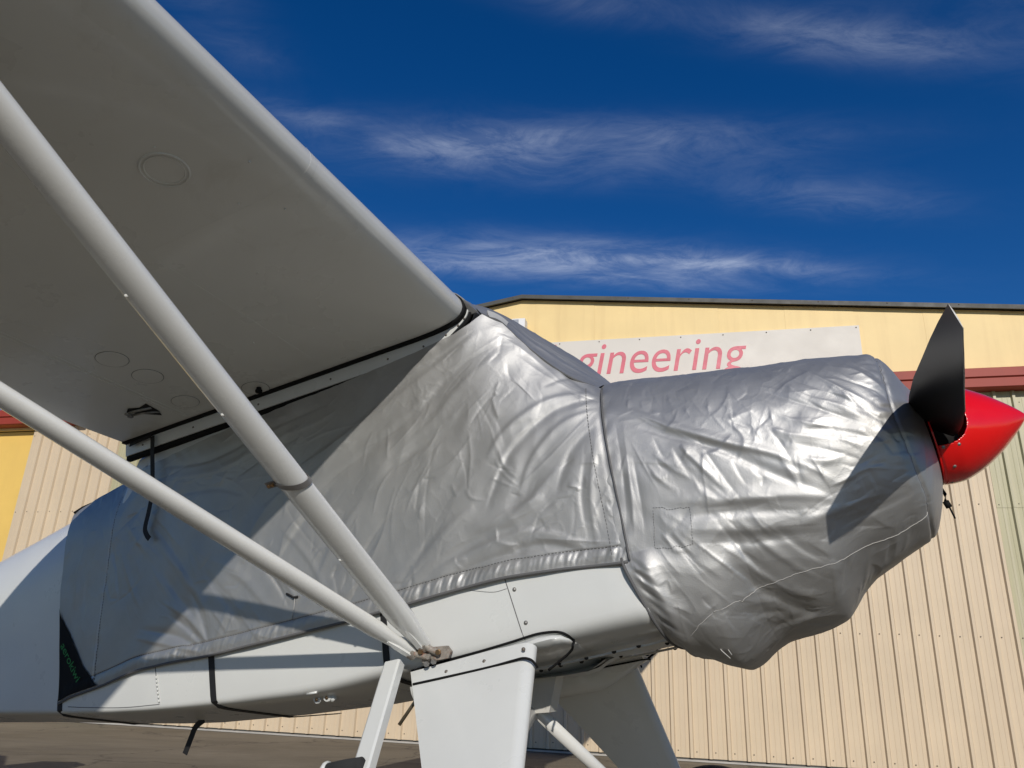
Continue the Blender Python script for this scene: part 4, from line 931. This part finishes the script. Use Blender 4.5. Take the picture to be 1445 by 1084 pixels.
# the rear edge leans forward towards the hem
UU = UU+.052*np.clip((.78-VV)/.42, 0, 1)*np.exp(-((UU+2.925)/.22)**2)
G = np.stack([UU, wcorner(UU, VV)+rear_round(UU, VV), VV], -1)
G0 = G.copy()
P = G0.reshape(-1, 3)
Pf = P.copy(); Pf[:, 1] = 0
CF = [(h, w_, [(a[0], 0, a[2]) for a in pts]) for h, w_, pts in CAB_FOLDS]
Gf = G0.copy(); Gf[..., 1] = 0
dsp = (folds(Pf, CF, .42)+folds(Pf, short_folds(Gf, CF, 230, 5, lambda q: q[0] > -2.2 or q[2] > .6), 1., limit=5, asym=(2.0, .6), pw=1.15)+folds(Pf, short_folds(Gf, CF, 170, 15, None, -1.9, .45, .16, .0, .9, .42), 1., limit=5, asym=(1.6, .7), pw=1.1)).reshape(nu, nv)
u_, v_ = UU, VV
# drapes, crumples, fine creases
c, s_ = math.cos(R(52)), math.sin(R(52)); a_ = (u_*c+v_*s_); b_ = (-u_*s_+v_*c)
dsp += .0045*pn(a_*1.6+3, b_*6.0, 1)+.0018*pn(a_*3.5, b_*13, 2)
area = np.clip(pn(u_*2.2, v_*2.2, 7)*1.6+.35, 0, 1)
dsp += .0004*area*crease(u_*5+.4*v_, v_*6, 3, .045)+.0003*crease(a_*8, b_*17, 4, .06)*np.clip(pn(u_*4, v_*4, 9)*1.6+.2, 0, 1)
dsp += .0006*crease(u_*19, v_*13+u_*4, 6, .07)*np.clip(pn(u_*3, v_*3, 12)*1.6+.1, 0, 1)
dsp -= .0034*np.clip(area+.25, 0, 1)*np.abs(pn(a_*4.2, b_*9, 61))+.0016*np.abs(pn(u_*13+4, v_*10-u_*3, 62))*np.clip(pn(u_*3, v_*3, 63)*1.5+.5, 0, 1)
# gathered hem: slanting irregular tucks on the elastic band, a stitched groove above it
dh = (v_-hemv[:, None]); arc = np.concatenate([[0], np.cumsum(np.hypot(np.diff(U0), np.diff(hemv)))])[:, None]+0*dh
slx = arc-.45*dh
rip = pn(slx*38, dh*9, 13)*1.1+1.0*pn(slx*80, dh*16+2, 19)
band = np.clip(dh/.008, 0, 1)*np.exp(-(np.clip(dh-.030, 0, 1)/.014)**2); dsp += .0021*band*rip*np.clip(.75+1.2*pn(arc*2.5, 0*dh, 15), .2, 1.2)
dsp += .0025*np.exp(-((dh-.022)/.018)**2)-.0022*np.exp(-((dh-.046)/.003)**2)
dsp += .0040*pn(arc*7-3*dh, dh*5, 21)*np.exp(-(dh/.12)**2)
# vertical joining seam towards the tail and at the firewall
for us_, lean in ((-2.68, .10),):
    dd = u_-(us_+lean*(v_-.4)); dsp -= .004*np.exp(-(dd/.004)**2); dsp += .0022*np.exp(-(np.abs(dd)/.03)**2)*pn(v_*26, dd*8, 16)
dd = (-.560-u_); dsp += .0025*np.exp(-(dd/.04)**2)*pn(v_*18+dd*14, dd*10, 17)-.002*np.exp(-(dd/.010)**2)
# belt under the wing root: tight tucks
dt = (topv[:, None]-v_); k_ = np.clip((-1.0-u_)/.1, 0, 1); dsp += k_*.0035*np.exp(-(dt/.05)**2)*pn((u_+.8*v_)*22, v_*8, 18)
edge = np.clip(np.minimum(dh/.006, 1), 0, 1)
Nn = normals(G0); Nn *= np.sign(Nn[..., 1:2])
G = G0+Nn*(dsp+.006)[..., None]
side_o = cloth('cabin_side_panel', G, M['silver'], cover)
CABG = G
Gm = G0.copy(); Gm[..., 1] += .006; Gm = mir(Gm.reshape(-1, 3)).reshape(Gm.shape)[::6, ::6]
cloth('far_side_panel', Gm, M['silver'], cover)

# engine cover
nth = 420; nuc = 330
th = np.concatenate([np.linspace(-math.pi/2, math.pi/2, nth), math.pi-np.linspace(-math.pi/2, math.pi/2, 70)[::-1][1:-1]])
s = np.linspace(0, 1, nuc); cu_ = -.572+(.312+.572)*s
GC = np.array([cowl_pt(u, th) for u in cu_])                        # (nuc, nth_all, 3)
# lower rear edge slants forward
low_ = np.clip((.385-GC[..., 2])/.215, 0, 1); fade = np.clip(1-(GC[..., 0]+.572)/.35, 0, 1); GC[..., 0] += .062*low_*fade
GC0 = GC.copy(); NC = normals(GC0); cen = np.array((0, WC, .6)); sgn = np.sign((NC*(GC0-cen)*[0, 1, 1]).sum(2))[..., None]; sgn[sgn == 0] = 1
NC *= sgn
P = GC0.reshape(-1, 3); nearm = P[:, 1] > WC
d_ = np.zeros(len(P)); d_[nearm] = folds(P[nearm], COWL_FOLDS, .42)+folds(P[nearm], short_folds(GC0[:, :nth], COWL_FOLDS, 300, 8, lambda q: q[1] > -.34 and q[0] < .26), 1., limit=5, asym=(2.0, .6), pw=1.15)+folds(P[nearm], short_folds(GC0[:, :nth], COWL_FOLDS, 220, 18, lambda q: q[1] > -.34 and q[0] < .26, -2.1, .35, .16, .0, .9, .45), 1., limit=5, asym=(1.6, .7), pw=1.1)
d_ = d_.reshape(GC0.shape[:2]); u_, w_, v_ = GC0[..., 0], GC0[..., 1], GC0[..., 2]
sc_ = np.cumsum(np.linalg.norm(np.diff(GC0, axis=1, prepend=GC0[:, :1]), axis=2), axis=1)
c, s_ = math.cos(R(-24)), math.sin(R(-24)); a_ = u_*c+sc_*s_; b_ = -u_*s_+sc_*c
d_ += .0036*pn(a_*2.2+3, b_*8.0, 31)+.0013*pn(a_*5, b_*18, 32)
area = np.clip(pn(u_*2.6, sc_*2.6, 37)+.5, 0, 1)
d_ += .0004*area*crease(u_*5.5+.4*sc_, sc_*5, 33, .045)+.0003*crease(a_*9, b_*16, 34, .06)*np.clip(pn(u_*5, sc_*5, 39)+.3, 0, 1)
d_ += .0006*crease(u_*17+5, sc_*21, 36, .08)*np.clip(pn(u_*4, sc_*4, 42)+.2, 0, 1)
d_ -= .0036*np.clip(area+.25, 0, 1)*np.abs(pn(a_*4.5, b_*10, 64))+.0018*np.abs(pn(u_*12+4, sc_*12-u_*3, 65))*np.clip(pn(u_*3, sc_*3, 66)*1.5+.5, 0, 1)
# puckered front seam
su = np.interp(v_, [.30, .381, .417, .494, .612, .727, .875, .90], [.240, .240, .247, .237, .230, .240, .250, .25]); dd = u_-su
pk = pn(v_*30+u_*8, u_*12, 41)*1.2+.6*pn(v_*60, u_*20, 45); d_ += .0060*np.exp(-((dd+.022)/.028)**2)*pk*np.clip(.2+(v_-.45)*2, .15, 1)-.005*np.exp(-(dd/.004)**2)
# pucker at the firewall seam, hem edge below
dd = u_+.560-.062*low_*fade; up_ = np.clip((v_-.36)/.05, 0, 1)
d_ += up_*(.0026*np.exp(-((dd-.01)/.04)**2)*pn(v_*18-dd*14, dd*10, 43))
lo_ = 1-up_; d_ += lo_*.0045*np.exp(-((dd-.02)/.028)**2)*pn(sc_*34+dd*20, dd*8, 44)*1.4+lo_*.010*np.exp(-((dd-.05)/.022)**2)
d_ *= np.clip((.312-u_)/.03, .0, 1)
ec_G = GC0+NC*(d_*np.clip(.15+dd/.02, .15, 1)**lo_+.004+.014*lo_*np.exp(-(np.clip(dd, 0, 1)/.09)**2))[..., None]
ecv = cc(ec_G.reshape(-1, 3)); F = grid_faces(nuc, len(th), True)
eng = mesh('engine_panel', ecv, F, M['silver'], cover)
# nose ring tucked behind the spinner
V = []
for k, (uu, rr) in enumerate(((.312, None), (.316, .135), (.300, .100), (.27, .095))):
    for j, tt in enumerate(th[::5]):
        V.append(ec_G[-1, j*5] if rr is None else (uu, WC+rr*math.cos(tt), .622+rr*math.sin(tt)))
n = len(th[::5]); mesh('nose_ring', cc(V), grid_faces(4, n, True), M['silver'], cover)

# windscreen panel from the near crease over the centreline to the far crease
K = np.stack([np.interp(np.linspace(0, 1, 60), np.linspace(0, 1, 6), z) for z in zip((-.900, 0, 1.298), (-.836, 0, 1.269), (-.757, 0, 1.148), (-.70, 0, 1.078), (-.651, 0, 1.02), (-.565, 0, .958))], 1)
K = catmull([(-.895, 0, 1.318), (-.872, 0, 1.296), (-.836, 0, 1.269), (-.757, 0, 1.148), (-.651, 0, 1.02), (-.565, 0, .958)], 20)
K[:, 1] = wcorner(K[:, 0], K[:, 2])+.004
C_ = catmull([(-1.05, WC, 1.555), (-.99, WC, 1.519), (-.888, WC, 1.427), (-.784, WC, 1.318), (-.663, WC, 1.187), (-.556, WC, 1.045)], 20)
nk = len(K); nt_ = 150; WS = np.zeros((nk, nt_, 3))
for j, q in enumerate(np.linspace(0, 1, nt_)):
    a = math.sin(q*math.pi/2)**.85; b = q
    WS[:, j, 0] = K[:, 0]+(C_[:, 0]-K[:, 0])*a; WS[:, j, 2] = K[:, 2]+(C_[:, 2]-K[:, 2])*a; WS[:, j, 1] = K[:, 1]+(WC-K[:, 1])*b
WN = normals(WS); WN *= np.sign(WN[..., 2:3]); uu = np.linspace(0, 1, nk)[:, None]+0*WS[..., 0]; qq = np.linspace(0, 1, nt_)[None]+0*uu
f_ = .006*np.exp(-((qq-.10-.10*uu)/.035)**2)-.006*np.exp(-((qq-.20-.14*uu)/.05)**2)+.005*np.exp(-((qq-.34-.12*uu)/.05)**2)+.004*pn(uu*2.5, qq*9, 51)+.0016*crease(uu*5, qq*9, 52)
f_ *= np.sin(np.pi*np.clip(uu*.96+.02, 0, 1))**.5*np.clip(qq/.03, 0, 1)
WS2 = WS+WN*(f_+.002)[..., None]
WSF = mir(WS.reshape(-1, 3)).reshape(WS.shape)[:, ::-1]
cloth('windscreen_panel', np.concatenate([WS2, WSF[:, 1:]], 1), M['silver'], cover)
# front tab over the wing leading edge between the wings
RP = []
LEP = [(-.893, 1.312), (-.903, 1.325), (-.920, 1.35), (-.936, 1.378), (-.958, 1.405), (-.992, 1.432), (-1.04, 1.455), (-1.1, 1.475), (-1.2, 1.492), (-1.5, 1.508)]
for k, (u, v) in enumerate(LEP):
    we = -.004+.042*min(1, k/3.); row = []
    for q in np.linspace(0, 1, 28):
        w = we+(2*WC-2*we)*q; b = math.sin(math.pi*q)**1.6; row.append((u-.003*math.cos(9*q*k), w, v+.05*b*min(1, k/4)+.0025*math.sin(60*w+3*k)))
    RP.append(row)
cloth('leading_edge_panel', np.array(RP), M['silver'], cover)
FL = []
for k, (u, v) in enumerate(LEP[1:8]):
    we = -.004+.042*min(1, (k+1)/3.); d = unit((-1.16-u, 1.36-v)); FL.append([(u+d[0]*q*.030, we+.002-.008*q, v+d[1]*q*.022) for q in (0, .5, 1)])
cloth('edge_facing', np.array(FL), M['silver'], cover)
# cabin roof (white) between the wings, seen only from other positions
# rear deck panel over the turtledeck
RD = []
for u0_ in np.linspace(-2.925, -2.45, 60):
    u = u0_; tv = np.interp(u, TOPE[:, 0], TOPE[:, 1]); w0 = float(wcorner(np.array(u), np.array(tv))+rear_round(np.array(u), np.array(tv)))+.006; tc = np.interp(u, [-2.925, -2.5], [1.245, 1.33])
    row = []
    for q in np.linspace(0, 1, 50): 
        r_ = math.sin(q*math.pi/2); u = u0_+.26*r_*np.clip((-2.5-u0_)/.4, 0, 1); row.append((u, w0+(WC-w0)*(1-math.cos(q*math.pi/2))*1.0 if False else w0+(WC-w0)*q, tv+(tc-tv)*r_**.8+.004*math.sin(u*60+q*7)*math.sin(q*3)))
    row += [(p[0], 2*WC-p[1], p[2]) for p in row[::-1][1:]]; RD.append(row)
RD = np.array(RD); cloth('rear_deck_panel', RD, M['silver'], cover)
a = Acc(); a.tube([tuple(p+np.array((0, .0, .004))) for p in RD[0, 0:96:3]], .007, 8); a.obj('rear_binding', M['seal'], cover, conv=cc)

def on_cab(u, v, off=0.):
    i = np.argmin(np.abs(U0-u)); j = np.argmin(np.abs(CABG[i, :, 2]-v)); p = CABG[i, j].copy(); p[1] += off; return p
def cabline(pts, n=6, off=.0): return [on_cab(p[0], p[1], off) for p in catmull([(a, b, 0) for a, b in pts], n)]
def on_eng(p, off=0.):
    sub = ec_G[:, :nth]; d = ((sub-np.array(p))**2).sum(2); i, j = np.unravel_index(np.argmin(d), d.shape); return sub[i, j]+NC[i, j]*off
# hem binding, then the diagonal binding under the engine panel
a = Acc(); P = [CABG[i, 0]+(0, -.001, -.002) for i in list(range(0, nu-1, 4))+[nu-1]]; a.tube(P, .0048, 8); a.obj('hem_binding', M['pipe'], cover, conv=cc)
a = Acc(); P = [ec_G[0, j] for j in range(0, nth, 4) if ec_G[0, j, 2] < .40]; a.tube(P, .0048, 8, up=(1, 0, .1)); a.obj('hem_binding', M['pipe'], cover, conv=cc)
# firewall seam: folded cord
a = Acc(); P = [CABG[-1, j]+(.006, .004, 0) for j in range(0, nv, 5)]; a.tube(P, .0030, 6, up=(1, 0, .1)); a.obj('seam_cord', M['pipe'], cover, conv=cc)
a = Acc(); P = [tuple(p) for p in WS2[::4, 1]]; a.tube(P, .0028, 6); a.obj('seam_cord', M['pipe'], cover, conv=cc)
# stitching
def stitches(P, m, nm='stitching', r=.0012, dash=.007, gap=.004, up=(0, 0, 1)):
    P = np.array(P); L = np.concatenate([[0], np.cumsum(np.linalg.norm(np.diff(P, axis=0), axis=1))]); a = Acc(); x = 0
    while x < L[-1]-dash:
        A_, B_ = ([np.interp(q, L, P[:, k]) for k in range(3)] for q in (x, x+dash)); a.tube([A_, B_], r, 4, up=(.2, .1, 1)); x += dash+gap
    return a.obj(nm, m, cover, conv=cc, kind='stuff', smooth=False)
stitches([CABG[i, int(np.argmin(np.abs(CABG[i, :, 2]-hemv[i]-.047)))]+(0, .001, 0) for i in range(0, nu, 3)], M['thread'])
stitches([CABG[-12, j]+(0, .001, 0) for j in range(12, nv-6, 3)], M['thread'])
stitches([on_cab(-2.68+.10*(v-.4), v, .0008) for v in np.linspace(.37, 1.10, 90)], M['thread'])
wseam = [(-0.474, -0.126, 0.21), (-0.357, -0.086, 0.234), (-0.258, -0.099, 0.253), (-0.118, -0.096, 0.279), (0.018, -0.144, 0.306), (0.154, -0.203, 0.342), (0.24, -0.226, 0.381)]
P = [on_eng(p, .0006) for p in catmull(wseam, 14)]; a = Acc(); a.tube(P, .0008, 6); a.obj('seam_thread', M['lthread'], cover, conv=cc)
fseam = [(.245, -.26, .860), (0.24, -0.121, 0.727), (0.23, -0.098, 0.612), (0.237, -0.127, 0.494), (0.247, -0.189, 0.417), (0.24, -0.226, 0.381)]
P = [on_eng(p, -.001) for p in catmull(fseam, 14)]; a = Acc(); a.tube(P, .0016, 6); a.obj('seam_cord', M['pipe'], cover, conv=cc)
P = []
cs = [(-.454, -.003, .513), (-.351, -.005, .495), (-.371, -.018, .394), (-.474, -.02, .404), (-.454, -.003, .513)]
for A_, B_ in zip(cs[:-1], cs[1:]): P += [on_eng(np.array(A_)+(np.array(B_)-np.array(A_))*q, .0008) for q in np.linspace(0, 1, 12)]
stitches(P, M['thread'], r=.0009, dash=.005, gap=.003)
# velcro tab at the top of the windscreen
a = Acc(); q0, q1 = 20, 46; V = []
for i in range(q0, q1, 2):
    for j in (1, 6, 12, 18): V.append(WS2[i, j]+WN[i, j]*.004)
a.add(V, grid_faces(len(range(q0, q1, 2)), 4)); a.obj('velcro_tab', M['velcro'], cover, conv=cc)
# eyelet and drawcord end
a = Acc(); p = on_cab(-2.64, .79); a.disc(p, (0, 1, 0), .008, .003, 16); a.obj('eyelet', M['lthread'], cover, conv=cc, auto=40)
a = Acc(); a.tube([on_cab(-1.70, .510, .003), on_cab(-1.705, .47, .006), on_cab(-1.72, .435, .003)], .0012, 6, up=(1, 0, 0)); a.obj('tail_thread', M['lthread'], cover, conv=cc)
a = Acc(); a.tube([on_cab(-1.735, .525, .004), on_cab(-1.705, .507, .007), on_cab(-1.69, .505, .004)], .004, 6); a.obj('cord_end', M['black'], cover, conv=cc)
# printed black corner panel
hv = lambda u: np.interp(u, U0, hemv)
tri = [(-2.922, .70), (-2.905, .655), (-2.872, .605), (-2.84, .56), (-2.802, .505), (-2.77, .46), (-2.725, .424), (-2.69, .392), (-2.655, hv(-2.655)+.004)]
V = []; n_ = 16
for u, v in catmull([(a_, b_, 0) for a_, b_ in tri], 3)[:, :2]:
    b0 = hv(u)+.005
    for q in np.linspace(0, 1, n_): V.append(on_cab(u, b0+(v-b0)*q, .0045))
mesh('black_corner_patch', cc(V), grid_faces(len(V)//n_, n_), M['seal'], cover)
def decal(body, size, p0, p1, m, nm, parent):
    cu = bpy.data.curves.new('t', 'FONT'); cu.body = body; cu.size = 1; cu.extrude = 0
    to = bpy.data.objects.new('t', cu); COL.objects.link(to); bpy.context.view_layer.update()
    me = bpy.data.meshes.new_from_object(to.evaluated_get(bpy.context.evaluated_depsgraph_get())); bpy.data.objects.remove(to)
    c_ = np.empty(len(me.vertices)*3); me.vertices.foreach_get('co', c_); c_ = c_.reshape(-1, 3); k = math.hypot(p1[0]-p0[0], p1[1]-p0[1])/c_[:, 0].max(); ks = size
    ex = unit((p1[0]-p0[0], p1[1]-p0[1])); ey = np.array((-ex[1], ex[0])); X = c_[:, 0]*k; Y = c_[:, 1]*ks
    uv = np.array(p0)[None]+X[:, None]*ex+Y[:, None]*ey; w = max(on_cab(q[0], q[1], 0)[1] for q in uv[::9])+.010
    me.vertices.foreach_set('co', cc(np.stack([uv[:, 0], np.full(len(uv), w), uv[:, 1]], 1)).ravel()); me.materials.clear(); me.materials.append(m); me.update()
    o = bpy.data.objects.new(nm, me); link(o, parent); return o
decal('aerokiwi', .040, (-2.862, .545), (-2.757, .395), M['green'], 'lettering', cover)

# zip pull and cord at the nose
a = Acc(); z = np.array((.318, WC-.06, .44)); a.tube([z+(0, 0, .05), z+(.006, 0, .02), z], .005, 6); a.tube([z, z+(.004, .0, -.02)], .009, 8); a.tube([z+(.004, 0, -.015), z+(.008, 0, -.055)], .003, 6); a.obj('cord_toggle', M['seal'], cover, conv=cc)
# small white loop on the sagging pocket
lp = on_eng((-.375, -.13, .10), .002); a = Acc(); a.tube([lp+(.01, .002, -.02), lp+(-.008, .006, .004), lp+(-.012, .006, .018), lp+(-.004, .006, .026), lp+(.004, .004, .018), lp+(.016, .0, -.012)], .0016, 6, up=(0, 1, 0)); a.obj('thread_loop', M['lthread'], cover, conv=cc)

# black webbing straps
def ribbon(P, wd, nm='strap', th=.0022, up=None, conv=cc, par=cover, n=6):
    P = catmull(P, n); a = Acc(); a.sweep(P, [(-wd/2, -th/2), (wd/2, -th/2), (wd/2, th/2), (-wd/2, th/2)], up=up if up is not None else (0, 1, 0)); return a.obj(nm, M['black'], par, conv=conv, smooth=False)
def belt(u0, du, v0, wd, wend=WC-.30):
    P = []
    vv = v0
    while vv > np.interp(u0, ST_[::-1, 0], ST_[::-1, 2])+.03:
        p = side(u0+du*(v0-vv), vv, .003); P.append(p); vv -= .02
    b = np.interp(P[-1][0], ST_[::-1, 0], ST_[::-1, 2]); s_ = np.array(body_sec(P[-1][0], -.003))[:16]; s_ = s_[::-1]
    for q in s_:
        if q[2] < P[-1][2]-.004 or q[1] < P[-1][1]-.02: P.append(np.array(q))
    for w in np.linspace(WC-.06, wend, 5): P.append(np.array((P[-1][0], w, b-.003)))
    P = np.array(P); T = np.gradient(P, axis=0)
    a = Acc(); ups = []
    for t_ in T:
        nrm = np.cross(t_, (1, 0, 0)); ups.append(unit(nrm))
    a.sweep(P, [(-wd/2, -.0012), (wd/2, -.0012), (wd/2, .0012), (-wd/2, .0012)], up=np.array(ups)); a.obj('strap', M['black'], cover, conv=cc, smooth=False)
belt(-2.083, .10, .392, .024)
belt(-1.372, -.0, .415, .022)
belt(-2.868, .03, .352, .024)
ribbon([(-2.376, .034, 1.275), (-2.372, .034, 1.20), (-2.366, .030, 1.05), (-2.380, .028, .97), (-2.398, .026, .905), (-2.388, .026, .875), (-2.372, .026, .855)], .020)
ribbon([(-2.50, .034, 1.272), (-2.45, .034, 1.276), (-2.38, .036, 1.279)], .018, up=(0, 1, .2))
ribbon([(-2.40, -.30, .205), (-2.44, -.30, .185), (-2.462, -.30, .15), (-2.492, -.30, .095)], .024)
